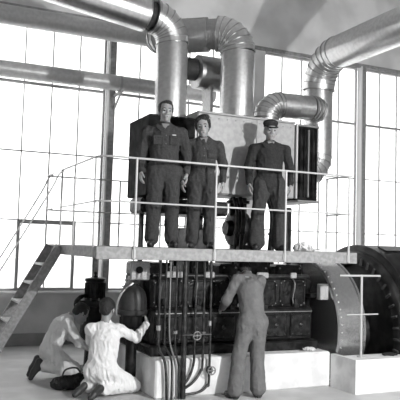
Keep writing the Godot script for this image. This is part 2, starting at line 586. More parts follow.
func person(J: Dictionary, o: Dictionary) -> Node3D:
	var at: Vector3 = o.at
	var root := thing("person", at, o.label, "person", o.get("group", ""))
	var s: float = o.get("s", 1.0)
	var w: float = o.get("w", 1.0)
	var fw: Vector3 = J.fwd
	var hb: Basis = J.hb
	var hc: Vector3 = J.head
	# the body: one skin surface under the clothes
	var d := fresh()
	var body := [
		cap(J.pelvis, J.chest, 0.1 * s, 0.115 * s, fw, 0.7), cap(J.chest, J.neck, 0.09 * s, 0.055 * s), cap(J.neck, hc + hb * Vector3(0, -0.05, -0.02), 0.06 * s, 0.057 * s),
		cap(J.shl, J.shr, 0.05 * s, 0.05 * s),
	]
	for q in ["l", "r"]:
		body.append(cap(J["sh" + q], J["el" + q], 0.045 * s, 0.037 * s)); body.append(cap(J["el" + q], J["wr" + q], 0.036 * s, 0.024 * s))
		body.append(cap(J["hp" + q], J["kn" + q], 0.07 * s, 0.05 * s)); body.append(cap(J["kn" + q], J["an" + q], 0.05 * s, 0.036 * s))
	field_mesh(d, body, 0.02, 0.012)
	field_mesh(d, head_bones(hc, hb) + [cap(J.neck, hc + hb * Vector3(0, -0.05, -0.02), 0.06 * s, 0.057 * s)], 0.0055, 0.006)
	for q in ["l", "r"]:
		if J.has("hd" + q):
			var h: Array = J["hd" + q]
			field_mesh(d, hand_bones(J["wr" + q], h[0], h[1], h[2], h[3]), 0.0048, 0.004)
	put(finish(d), "body", M.skin, root)
	if o.get("face", true):
		face_parts(root, hc, hb)
	# clothes
	var cl := [
		cap(J.pelvis, J.pelvis.lerp(J.chest, 0.5), 0.15 * s * w, 0.148 * s * w, fw, 0.78), cap(J.pelvis.lerp(J.chest, 0.5), J.chest, 0.148 * s * w, 0.165 * s * w, fw, 0.74),
		cap(J.neck.lerp(J.chest, 0.22), J.shl.lerp(J.shr, 0.04), 0.07 * s, 0.064 * s), cap(J.neck.lerp(J.chest, 0.22), J.shr.lerp(J.shl, 0.04), 0.07 * s, 0.064 * s), cap(J.chest, J.neck, 0.12 * s * w, 0.066 * s, fw, 0.9),
		cap(J.hpl, J.hpr, 0.115 * s * w, 0.115 * s * w, fw, 0.9),
	]
	var trousers := []
	for q in ["l", "r"]:
		var cuff: Vector3 = J["wr" + q].lerp(J["el" + q], o.get("cuff", 0.06))
		cl.append(cap(J["sh" + q], J["el" + q], 0.07 * s, 0.06 * s)); cl.append(cap(J["el" + q], cuff, 0.06 * s, 0.045 * s))
		var hem: Vector3 = J["an" + q].lerp(J["kn" + q], 0.04)
		trousers.append(cap(J["hp" + q], J["kn" + q], 0.108 * s * w, 0.086 * s)); trousers.append(cap(J["kn" + q], hem, 0.084 * s, o.get("hem", 0.082) * s))
	if o.has("trousers"):
		blob(o.top_name, cl, 0.0125, o.cloth, root, 0.012, 0.008, 9.0)
		trousers.append(cap(J.hpl, J.hpr, 0.11 * s * w, 0.11 * s * w, fw, 0.9))
		blob("trousers", trousers, 0.0125, o.trousers, root, 0.012, 0.008, 8.0)
	else:
		blob(o.top_name, cl + trousers, 0.0125, o.cloth, root, 0.014, o.get("fold", 0.008), 9.0)
	# shoes
	for q in ["l", "r"]:
		var an: Vector3 = J["an" + q]
		var toe: Vector3 = J["to" + q]
		var heel: Vector3 = J["he" + q]
		var mid := heel.lerp(toe, 0.6)
		blob("shoe", [cap(an, heel, 0.045 * s, 0.04 * s), cap(heel, mid, 0.04 * s, 0.042 * s), cap(mid, toe, 0.044 * s, 0.036 * s), cap(an, mid, 0.042 * s, 0.038 * s)], 0.0095, M.leather, root, 0.008)
	# hair
	var hair: String = o.get("hair", "short")
	if hair == "short":
		blob("hair", [egg(hc + hb * (Vector3(0, 0.05, -0.028) * HS), Vector3(0.08, 0.08, 0.09) * HS, hb), egg(hc + hb * (Vector3(0, 0.0, -0.062) * HS), Vector3(0.066, 0.075, 0.05) * HS, hb), egg(hc + hb * (Vector3(0.012, 0.098, 0.025) * HS), Vector3(0.05, 0.03, 0.05) * HS, hb), egg(hc + hb * (Vector3(-0.074, 0.03, 0.0) * HS), Vector3(0.01, 0.045, 0.034) * HS, hb), egg(hc + hb * (Vector3(0.074, 0.03, 0.0) * HS), Vector3(0.01, 0.045, 0.034) * HS, hb)], 0.006, M.hair, root, 0.006, 0.006, 34.0)
	elif hair == "bushy":
		blob("hair", [egg(hc + hb * (Vector3(0, 0.058, -0.022) * HS), Vector3(0.086, 0.082, 0.092) * HS, hb), egg(hc + hb * (Vector3(0, 0.0, -0.062) * HS), Vector3(0.074, 0.085, 0.056) * HS, hb), egg(hc + hb * (Vector3(0.02, 0.112, 0.03) * HS), Vector3(0.062, 0.032, 0.055) * HS, hb), egg(hc + hb * (Vector3(-0.045, 0.09, 0.045) * HS), Vector3(0.03, 0.026, 0.03) * HS, hb), egg(hc + hb * (Vector3(-0.078, 0.03, 0.005) * HS), Vector3(0.015, 0.055, 0.04) * HS, hb), egg(hc + hb * (Vector3(0.078, 0.03, 0.005) * HS), Vector3(0.015, 0.055, 0.04) * HS, hb)], 0.007, M.hair, root, 0.006, 0.007, 30.0)
	elif hair == "cap":
		blob("hair", [egg(hc + hb * (Vector3(0, 0.0, -0.05) * HS), Vector3(0.07, 0.06, 0.055) * HS, hb)], 0.008, M.hair, root, 0.006)
		var st := mb()
		add_lathe(st, [Vector2(0.081, 0.04), Vector2(0.086, 0.046), Vector2(0.087, 0.066), Vector2(0.095, 0.078), Vector2(0.096, 0.092), Vector2(0.088, 0.11), Vector2(0.066, 0.124), Vector2(0.035, 0.131), Vector2(0.0, 0.133)], Transform3D(hb * Basis.from_scale(Vector3(0.95, 1, 1.1) * HS), hc + hb * (Vector3(0, 0.008, -0.014) * HS)), 20)
		var cp := obj("cap", st, M.cloth_black, root)
		var v := mb()
		var rim := []
		for i in 11:
			var a := PI * (i / 10.0)
			rim.append(hc + hb * (Vector3(cos(a) * 0.076, 0.048 - 0.024 * sin(a), 0.06 + sin(a) * 0.08) * HS))
		for i in 10:
			var up := hb.y
			var o0 := hc + hb * (Vector3(0, 0.055, 0.05) * HS)
			tri(v, o0, rim[i], rim[i + 1], up, up, up)
			tri(v, o0 - up * 0.005, rim[i] - up * 0.005, rim[i + 1] - up * 0.005, -up, -up, -up)
			var out: Vector3 = (rim[i] + rim[i + 1] - o0 * 2.0).normalized()
			face(v, [rim[i], rim[i + 1], rim[i + 1] - up * 0.005, rim[i] - up * 0.005], out)
		put(v.commit(), "visor", M.cloth_black, cp).position = Vector3.ZERO
	# collar
	if o.get("collar", true):
		var nk: Vector3 = J.neck
		var side := hb.x
		var up: Vector3 = (hc - nk).normalized()
		for q in [-1.0, 1.0]:
			var st := mb()
			var b0: Vector3 = nk + fw * 0.085 * s + side * 0.014 * q + up * -0.03
			var b1: Vector3 = nk + side * 0.082 * q * s - fw * 0.02 + up * 0.022
			var b2: Vector3 = nk + side * 0.125 * q * s + fw * 0.09 * s + up * -0.045
			var b3: Vector3 = nk + side * 0.05 * q * s + fw * 0.142 * s + up * -0.115
			for l in [Vector3.ZERO, fw * 0.008]:
				face(st, [b0 + l, b1 + l, b2 + l, b3 + l], fw)
			for e in [[b0, b1], [b1, b2], [b2, b3], [b3, b0]]:
				face(st, [e[0], e[1], e[1] + fw * 0.008, e[0] + fw * 0.008], ((e[0] + e[1]) * 0.5 - (b0 + b1 + b2 + b3) * 0.25).normalized())
			obj("collar", st, o.get("collar_mat", o.cloth), root)
		var sh := mb()
		var v0 := nk + fw * 0.08 * s
		face(sh, [v0 + side * 0.05, v0 - side * 0.05, v0 + fw * 0.062 - up * 0.12], fw)
		face(sh, [v0 + side * 0.05 - fw * 0.02, v0 - side * 0.05 - fw * 0.02, v0 + fw * 0.04 - up * 0.12], -fw)
		obj("shirt", sh, M.shirt, root)
	return root

func standing(at: Vector3, turn: float, h: float, o: Dictionary) -> Node3D:
	var s := h / 1.8
	var B := Basis(Vector3.UP, turn)
	var L := func(x: float, y: float, z: float) -> Vector3: return at + B * (Vector3(x, y, z) * s)
	var sw: float = o.get("sw", 0.2)
	var lean: float = o.get("lean", 0.0)
	var J := {
		"fwd": B * Vector3.BACK, "pelvis": L.call(0, 0.95, 0), "chest": L.call(lean * 0.5, 1.33, -0.01), "neck": L.call(lean, 1.515, -0.005), "head": L.call(lean + o.get("hx", 0.0), 1.668, 0.03),
		"hb": B * Basis.from_euler(o.get("look", Vector3.ZERO)),
		"shl": L.call(sw - 0.01 + lean, 1.415, -0.01), "shr": L.call(-sw + 0.01 + lean, 1.415, -0.01),
		"ell": L.call(sw + 0.055, 1.16, -0.03), "elr": L.call(-sw - 0.055, 1.16, -0.03),
		"wrl": L.call(sw + 0.05, 0.92, 0.04), "wrr": L.call(-sw - 0.05, 0.92, 0.04),
		"hpl": L.call(0.09, 0.93, 0), "hpr": L.call(-0.09, 0.93, 0),
		"knl": L.call(o.get("spread", 0.1) + 0.01, 0.5, 0.015), "knr": L.call(-o.get("spread", 0.1) - 0.01, 0.5, 0.015),
		"anl": L.call(o.get("spread", 0.1) + 0.02, 0.1, -0.02), "anr": L.call(-o.get("spread", 0.1) - 0.02, 0.1, -0.02),
		"hel": L.call(o.get("spread", 0.1) + 0.02, 0.042, -0.04), "her": L.call(-o.get("spread", 0.1) - 0.02, 0.042, -0.04),
		"tol": L.call(o.get("spread", 0.1) + 0.05, 0.04, 0.14), "tor": L.call(-o.get("spread", 0.1) - 0.05, 0.04, 0.14),
		"hdl": [B * Vector3(0.03, -1, 0.12), B * Vector3(-1, 0, -0.2), -1.0, 0.45], "hdr": [B * Vector3(-0.03, -1, 0.12), B * Vector3(1, 0, -0.2), 1.0, 0.45],
	}
	for key in o.get("joints", {}):
		J[key] = L.call(o.joints[key].x, o.joints[key].y, o.joints[key].z)
	o.at = at
	o.s = s
	var root := person(J, o)
	# buttons down the front and a breast pocket
	if o.get("buttons", 0) > 0:
		for i in o.buttons:
			var y: float = 1.36 - 0.1 * i
			var b := mb()
			add_lathe(b, [Vector2(0, -0.004), Vector2(0.008, -0.004), Vector2(0.008, 0.003), Vector2(0, 0.004)], along(L.call(lean * 0.4 + 0.006, y, 0.128 - 0.004 * i), J.fwd), 8)
			obj("button", b, M.button, root)
	for q in o.get("pockets", []):
		var b := mb()
		add_box(b, L.call(q.x, q.y, q.z), Vector3(0.1, 0.11, 0.022) * s, 0.006, B)
		var pk := obj("pocket", b, o.cloth, root)
		var fl := mb()
		add_box(fl, L.call(q.x, q.y + 0.045, q.z + 0.007), Vector3(0.106, 0.035, 0.022) * s, 0.006, B)
		put(fl.commit(), "pocket_flap", o.cloth, pk).position = Vector3.ZERO
	if o.has("pen"):
		var b := mb()
		add_box(b, L.call(o.pen.x, o.pen.y, o.pen.z), Vector3(0.05, 0.012, 0.012), 0.003, B)
		obj("pocket_badge", b, M.badge, root)
	return root

# ---------------------------------------------------------------- setting
const SILL := 0.97
const HEAD := 6.07
const ROWS := [0.97, 2.24, 3.49, 4.75, 6.07]

func window(called: String, x0: float, x1: float, n: int, z: float, rows: Array, face_dir := 1.0, sash := []) -> void:
	var root := struct_(called, Vector3((x0 + x1) / 2, rows[0], z))
	var y0: float = rows[0]
	var y1: float = rows[-1]
	var st := mb()
	for x in [x0 + 0.02, x1 - 0.02]:
		add_box(st, Vector3(x, (y0 + y1) / 2, z), Vector3(0.04, y1 - y0, 0.06), 0.004)
	for y in [y0 + 0.02, y1 - 0.02]:
		add_box(st, Vector3((x0 + x1) / 2, y, z), Vector3(x1 - x0 - 0.08, 0.04, 0.06), 0.004)
	obj("frame", st, M.frame, root)
	var xs := []
	for i in n + 1:
		xs.append(lerpf(x0, x1, float(i) / n))
	for i in range(1, n):
		st = mb()
		add_box(st, Vector3(xs[i], (y0 + y1) / 2, z), Vector3(0.02, y1 - y0 - 0.08, 0.045), 0.003)
		obj("mullion", st, M.frame, root)
	for j in range(1, rows.size() - 1):
		st = mb()
		add_box(st, Vector3((x0 + x1) / 2, rows[j], z + 0.004), Vector3(x1 - x0 - 0.08, 0.05 if absf(rows[j] - 4.75) < 0.1 else 0.022, 0.045), 0.003)
		obj("transom", st, M.frame, root)
	for i in n:
		for j in rows.size() - 1:
			st = mb()
			add_box(st, Vector3((xs[i] + xs[i + 1]) / 2, (rows[j] + rows[j + 1]) / 2, z - 0.012 * face_dir), Vector3(xs[i + 1] - xs[i] - 0.004, rows[j + 1] - rows[j] - 0.004, 0.006))
			obj("pane", st, M.glass, root)
	st = mb()
	add_box(st, Vector3((x0 + x1) / 2, y0 - 0.02, z + 0.09 * face_dir), Vector3(x1 - x0 + 0.02, 0.04, 0.2), 0.006)
	obj("window_sill", st, M.column_edge, root)
	if sash:
		st = mb()
		for x in [sash[0], sash[1]]:
			add_box(st, Vector3(x, (sash[2] + sash[3]) / 2, z + 0.03), Vector3(0.055, sash[3] - sash[2], 0.07), 0.006)
		for y in [sash[2] + 0.03, sash[3]]:
			add_box(st, Vector3((sash[0] + sash[1]) / 2, y, z + 0.03), Vector3(sash[1] - sash[0] + 0.055, 0.055, 0.075), 0.006)
		obj("opening_sash", st, M.frame, root)

func build_room() -> void:
	var st := mb()
	add_box(st, Vector3(5, -0.15, 3.15), Vector3(18.6, 0.3, 16.3))
	tag(obj("floor", st, M.floor), "", "", "", "structure")
	st = mb()
	add_box(st, Vector3(5, 8.15, 3.15), Vector3(18.6, 0.3, 16.3))
	tag(obj("ceiling", st, M.plaster), "", "", "", "structure")
	# back wall: apron below the sills, plaster above the heads, a broad pier between the bays
	var wb := struct_("wall_back", Vector3(5, 0, -4.85))
	st = mb()
	add_box(st, Vector3(5, SILL / 2, -4.85), Vector3(18, SILL, 0.3))
	obj("apron", st, M.wall_paint, wb)
	st = mb()
	add_box(st, Vector3(5, (HEAD + 8) / 2, -4.85), Vector3(18, 8 - HEAD, 0.3))
	add_box(st, Vector3(6.685, (SILL + HEAD) / 2, -4.83), Vector3(0.63, HEAD - SILL, 0.34))
	add_box(st, Vector3(-2.26, (SILL + HEAD) / 2, -4.85), Vector3(3.48, HEAD - SILL, 0.3))
	add_box(st, Vector3(13.1, (SILL + HEAD) / 2, -4.85), Vector3(1.8, HEAD - SILL, 0.3))
	obj("upper_wall", st, M.plaster, wb)
	st = mb()
	add_box(st, Vector3(5, HEAD + 0.02, -4.68), Vector3(18, 0.09, 0.06), 0.008)
	obj("lintel_strip", st, M.steel_column, wb)
	st = mb()
	add_box(st, Vector3(5, 0.11, -4.685), Vector3(18, 0.22, 0.03), 0.006)
	tag(obj("baseboard_back", st, M.skirting), "", "", "", "structure")
	window("window_1", -0.52, 3.55, 8, -4.8, ROWS, 1.0, [2.03, 3.04, SILL, 2.2])
	window("window_2", 3.71, 6.37, 5, -4.8, ROWS)
	window("window_3", 7.0, 9.52, 5, -4.8, ROWS)
	window("window_4", 9.69, 12.2, 5, -4.8, ROWS)
	var k := 1
	for x in [3.63, 9.605]:
		var c := struct_("trim_%d" % k, Vector3(x, SILL, -4.72))
		st = mb()
		add_box(st, Vector3(x + 0.02, (SILL + HEAD) / 2, -4.72), Vector3(0.12, HEAD - SILL, 0.16), 0.006)
		obj("column", st, M.steel_column, c)
		st = mb()
		add_box(st, Vector3(x - 0.06, (SILL + HEAD) / 2, -4.7), Vector3(0.035, HEAD - SILL, 0.16), 0.006)
		obj("column_flange", st, M.column_edge, c)
		k += 1
	# the other walls close the hall
	st = mb()
	add_box(st, Vector3(-4.15, 4, 3.15), Vector3(0.3, 8, 16.3))
	tag(obj("wall_left", st, M.plaster), "", "", "", "structure")
	st = mb()
	add_box(st, Vector3(14.15, 4, 3.15), Vector3(0.3, 8, 16.3))
	tag(obj("wall_right", st, M.plaster), "", "", "", "structure")
	st = mb()
	var zf := 11.15
	add_box(st, Vector3(5, SILL / 2, zf), Vector3(18, SILL, 0.3))
	add_box(st, Vector3(5, (HEAD + 8) / 2, zf), Vector3(18, 8 - HEAD, 0.3))
	for r in [[-4.0, -2.5], [2.0, 2.8], [7.3, 8.1], [12.6, 14.0]]:
		add_box(st, Vector3((r[0] + r[1]) / 2, (SILL + HEAD) / 2, zf), Vector3(r[1] - r[0], HEAD - SILL, 0.3))
	tag(obj("wall_front", st, M.plaster), "", "", "", "structure")
	window("window_5", -2.5, 2.0, 5, 11.1, ROWS, -1.0)
	window("window_6", 2.8, 7.3, 5, 11.1, ROWS, -1.0)
	window("window_7", 8.1, 12.6, 5, 11.1, ROWS, -1.0)
	st = mb()
	add_box(st, Vector3(5, -0.4, 3), Vector3(160, 0.2, 160))
	tag(obj("ground", st, M.ground), "", "", "", "structure")

# ---------------------------------------------------------------- ducts and pipes
func gored(a: Vector3, corner: Vector3, b: Vector3, radius: float, n: int) -> Array:
	# points of a bend from the leg a-corner to the leg corner-b
	var d0 := (a - corner).normalized()
	var d1 := (b - corner).normalized()
	var half := acos(clampf(d0.dot(d1), -1, 1)) / 2
	var cut := radius / tan(half)
	var p0 := corner + d0 * cut
	var p1: Vector3 = corner + d1 * cut
	var c := corner + (d0 + d1).normalized() * (radius / sin(half))
	var out := []
	for i in n + 1:
		var v := (p0 - c).slerp(p1 - c, float(i) / n)
		out.append(c + v)
	return out

func elbow(parent: Node3D, pts: Array, r: float, m: Material) -> void:
	var st := mb()
	add_tube(st, pts, r, 28, false, true)
	obj("elbow", st, m, parent)
	st = mb()
	for i in pts.size():
		var d: Vector3 = (pts[mini(i + 1, pts.size() - 1)] - pts[maxi(i - 1, 0)]).normalized()
		ring(st, pts[i], d, r * 1.01, 0.012, 0.009, 28)
	obj("seam_bands", st, M.galvanised_dull, parent)

func run(parent: Node3D, a: Vector3, b: Vector3, r: float, m: Material, called := "duct_section", bands := 0) -> void:
	var st := mb()
	add_tube(st, [a, b], r, 28, true)
	for i in bands:
		ring(st, a.lerp(b, (i + 0.5) / bands), b - a, r, 0.012, 0.004, 28)
	obj(called, st, m, parent)

func build_ducts() -> void:
	# duct over the first man: up, a gored bend, then away to the upper left
	var t := thing("exhaust_duct", Vector3(3.44, 3.58, -1.15), "galvanised exhaust duct rising behind the tall bareheaded man and bending off left", "duct")
	var far := Vector3(-3.9, 5.72, -0.3)
	var cor := Vector3(3.44, 5.0, -1.15)
	var g := gored(Vector3(3.44, 3.6, -1.15), cor, far, 0.34, 6)
	run(t, Vector3(3.44, 3.585, -1.15), g[0], 0.225, M.galvanised, "duct_section", 1)
	elbow(t, g, 0.228, M.galvanised)
	var dl: Vector3 = (far - cor).normalized()
	var e: Vector3 = g[-1]
	run(t, e, e + dl * 0.16, 0.19, M.rubber, "bellows", 3)
	var st := mb()
	ring(st, e + dl * 0.012, dl, 0.22, 0.03, 0.03)
	obj("flange", st, M.galvanised_dull, t)
	st = mb()
	ring(st, e + dl * 0.15, dl, 0.22, 0.03, 0.03)
	obj("flange", st, M.galvanised_dull, t)
	run(t, e + dl * 0.16, far, 0.25, M.galvanised, "duct_section", 6)
	st = mb()
	ring(st, Vector3(3.44, 3.602, -1.15), Vector3.UP, 0.225, 0.03, 0.015)
	obj("flange", st, M.galvanised_dull, t)
	# duct in the middle: up, bend, and back to the left behind the first
	t = thing("exhaust_duct", Vector3(4.49, 3.7, -1.15), "galvanised exhaust duct rising between the two bareheaded men and the capped man", "duct")
	cor = Vector3(4.49, 5.03, -1.15)
	var p2: Vector3 = Vector3(3.62, 5.0, -1.75)
	g = gored(Vector3(4.49, 3.7, -1.15), cor, p2, 0.3, 7)
	run(t, Vector3(4.49, 3.708, -1.15), g[0], 0.252, M.galvanised, "duct_section", 1)
	elbow(t, g, 0.255, M.galvanised)
	var d2 := (p2 - cor).normalized()
	run(t, g[-1], g[-1] + d2 * 0.14, 0.225, M.galvanised_dull, "bellows", 5)
	run(t, g[-1] + d2 * 0.14, p2, 0.255, M.galvanised_dull, "duct_section", 1)
	var cor2 := p2 + d2 * 0.12
	var g2 := gored(p2, cor2, Vector3(4.3, 5.6, -3.6), 0.1, 5)
	elbow(t, [p2] + g2, 0.25, M.galvanised_dull)
	st = mb()
	add_tube(st, [g2[-1], Vector3(4.1, 5.45, -3.2), Vector3(4.2, 5.72, -3.95)], [0.24, 0.2, 0.17], 24, true)
	obj("reducer", st, M.galvanised_dull, t)
	st = mb()
	ring(st, Vector3(4.49, 3.724, -1.15), Vector3.UP, 0.25, 0.03, 0.035)
	obj("flange", st, M.rubber, t)
	# silencer drum between the two ducts
	t = thing("silencer", Vector3(4.5, 3.7, -1.8), "round silencer drum lying between the two upright ducts", "silencer")
	st = mb()
	var xf := Transform3D(Basis(Vector3.FORWARD, PI / 2), Vector3(4.5, 4.54, -1.8))
	add_lathe(st, [Vector2(0, -0.4), Vector2(0.24, -0.4), Vector2(0.262, -0.385), Vector2(0.262, 0.385), Vector2(0.24, 0.4), Vector2(0, 0.4)], xf, 28)
	obj("drum", st, M.galvanised_dull, t)
	run(t, Vector3(3.9, 4.57, -1.8), Vector3(4.1, 4.57, -1.8), 0.17, M.rubber, "inlet", 2)
	for x in [4.3, 4.72]:
		st = mb()
		add_box(st, Vector3(x, 3.95, -1.75), Vector3(0.05, 0.75, 0.3), 0.005)
		obj("stand", st, M.galvanised_dull, t)
	# short duct on the right: out of the cooler and round to the tall one
	t = thing("air_duct", Vector3(5.0, 3.7, -1.15), "short galvanised duct elbow lying above the capped man", "duct")
	cor = Vector3(5.0, 4.02, -1.15)
	g = gored(Vector3(5.0, 3.6, -1.15), cor, Vector3(6.0, 4.05, -1.15), 0.24, 7)
	run(t, Vector3(5.0, 3.708, -1.15), g[0], 0.185, M.galvanised)
	elbow(t, g, 0.19, M.galvanised)
	var g3 := gored(Vector3(5.0, 4.02, -1.15), Vector3(5.9, 4.045, -1.15), Vector3(6.15, 4.06, -1.6), 0.2, 5)
	run(t, g[-1], g3[0], 0.19, M.galvanised, "duct_section", 1)
	elbow(t, g3, 0.19, M.galvanised)
	run(t, g3[-1], Vector3(6.13, 4.06, -1.56), 0.188, M.galvanised)
	st = mb()
	ring(st, Vector3(5.0, 3.72, -1.15), Vector3.UP, 0.185, 0.025, 0.035)
	obj("flange", st, M.galvanised_dull, t)
	# large duct at the right: from behind the cooler, up and out towards the viewer
	t = thing("main_duct", Vector3(6.32, 3.0, -1.7), "large galvanised duct bending out overhead at the upper right", "duct")
	var low := gored(Vector3(5.72, 3.1, -1.7), Vector3(6.32, 3.1, -1.7), Vector3(6.32, 4, -1.7), 0.3, 5)
	elbow(t, low, 0.235, M.galvanised)
	run(t, Vector3(5.68, 3.1, -1.7), low[0], 0.232, M.galvanised)
	var out_end := Vector3(6.45, 5.1, 10.98)
	var up := gored(Vector3(6.32, 4, -1.7), Vector3(6.32, 5.02, -1.7), out_end, 0.52, 7)
	run(t, low[-1], up[0], 0.235, M.galvanised, "duct_section", 1)
	elbow(t, up, 0.262, M.galvanised)
	run(t, up[-1], out_end, 0.262, M.galvanised, "duct_section", 9)
	# two pipes along the window wall
	t = thing("wall_pipe", Vector3(0.3, 5.6, -4.3), "grey pipe along the head of the window, upper of two", "pipe", "pipes along the window wall")
	run(t, Vector3(-3.98, 5.77, -4.3), Vector3(4.45, 5.79, -4.3), 0.172, M.pipe_paint, "pipe_run", 4)
	t = thing("wall_pipe", Vector3(0.8, 4.67, -4.3), "grey pipe crossing the window panes halfway up, lower of two", "pipe", "pipes along the window wall")
	run(t, Vector3(-3.98, 4.82, -4.3), Vector3(5.62, 4.84, -4.3), 0.145, M.pipe_paint, "pipe_run", 5)
	t = thing("pipe_bracket", Vector3(3.68, 4.5, -4.6), "small steel bracket under the lower wall pipe at the window column", "bracket")
	st = mb()
	bar(st, Vector3(3.68, 4.66, -4.64), Vector3(3.68, 4.66, -4.14), 0.05, 0.04)
	bar(st, Vector3(3.68, 4.4, -4.62), Vector3(3.68, 4.65, -4.2), 0.035, 0.03)
	obj("bracket_arm", st, M.frame, t)
	st = mb()
	ring(st, Vector3(3.68, 4.83, -4.3), Vector3.RIGHT, 0.145, 0.04, 0.01)
	obj("pipe_clamp", st, M.frame, t)

# ---------------------------------------------------------------- coolers above the platform
func build_coolers() -> void:
	var t := thing("air_cooler", Vector3(3.33, 2.5, -1.15), "black air cooler box behind the tall bareheaded man", "cooler")
	var st := mb()
	add_box(st, Vector3(3.33, 3.03, -1.15), Vector3(0.7, 1.06, 0.8), 0.015)
	obj("casing", st, M.cooler_dark, t)
	st = mb()
	add_box(st, Vector3(3.33, 3.565, -1.15), Vector3(0.69, 0.035, 0.84), 0.008)
	obj("lid", st, M.cooler_dark, t)
	for y in [2.72, 3.34]:
		st = mb()
		add_box(st, Vector3(3.33, y, -0.745), Vector3(0.66, 0.05, 0.03), 0.006)
		obj("rib", st, M.cooler_dark, t)
	st = mb()
	add_box(st, Vector3(3.655, 3.05, -0.74), Vector3(0.03, 0.95, 0.03), 0.005)
	obj("corner_strip", st, M.dull_steel, t)
	# the pale casing in the middle
	t = thing("air_cooler", Vector3(4.48, 2.55, -1.15), "pale sheet metal casing catching the capped man's shadow", "cooler")
	st = mb()
	add_box(st, Vector3(4.475, 3.13, -1.15), Vector3(1.57, 1.1, 0.8), 0.012)
	obj("casing", st, M.cooler_light, t)
	st = mb()
	add_box(st, Vector3(4.475, 3.69, -1.15), Vector3(1.56, 0.03, 0.84), 0.006)
	obj("lid", st, M.cooler_light, t)
	for x in [4.62]:
		st = mb()
		add_box(st, Vector3(x, 3.13, -0.745), Vector3(0.015, 1.06, 0.012), 0.002)
		obj("sheet_seam", st, M.cooler_light, t)
	for i in 12:
		st = mb()
		add_lathe(st, [Vector2(0.011, 0), Vector2(0.011, 0.006), Vector2(0, 0.01)], along(Vector3(3.75 + i * 0.13, 3.62, -0.75), Vector3.BACK), 6)
		obj("rivet", st, M.dull_steel, t)
	st = mb()
	add_box(st, Vector3(5.28, 3.13, -0.735), Vector3(0.03, 1.1, 0.04), 0.006)
	obj("edge_strip", st, M.rail, t)
	# the dark ribbed one at the right
	t = thing("air_cooler", Vector3(5.49, 2.55, -1.1), "dark ribbed cooler end section at the right of the capped man", "cooler")
	st = mb()
	add_box(st, Vector3(5.49, 3.11, -1.12), Vector3(0.35, 1.1, 0.74), 0.012)
	obj("casing", st, M.cooler_dark, t)
	for i in 5:
		st = mb()
		add_box(st, Vector3(5.35 + i * 0.07, 3.11, -0.742), Vector3(0.025, 1.0, 0.03), 0.006)
		obj("fin", st, M.dull_steel if i == 2 else M.cooler_dark, t)
	st = mb()
	add_box(st, Vector3(5.49, 2.55, -1.12), Vector3(0.37, 0.03, 0.8), 0.006)
	obj("end_flange", st, M.dull_steel, t)
	st = mb()
	add_box(st, Vector3(5.49, 3.665, -1.12), Vector3(0.37, 0.03, 0.78), 0.006)
	obj("end_flange", st, M.dull_steel, t)

# ---------------------------------------------------------------- platform and stair
const DECK := 1.82

func rail_tube(t: Node3D, pts: Array, called := "handrail", r := 0.015) -> void:
	var st := mb()
	add_tube(st, pts, r, 8)
	obj(called, st, M.rail, t)

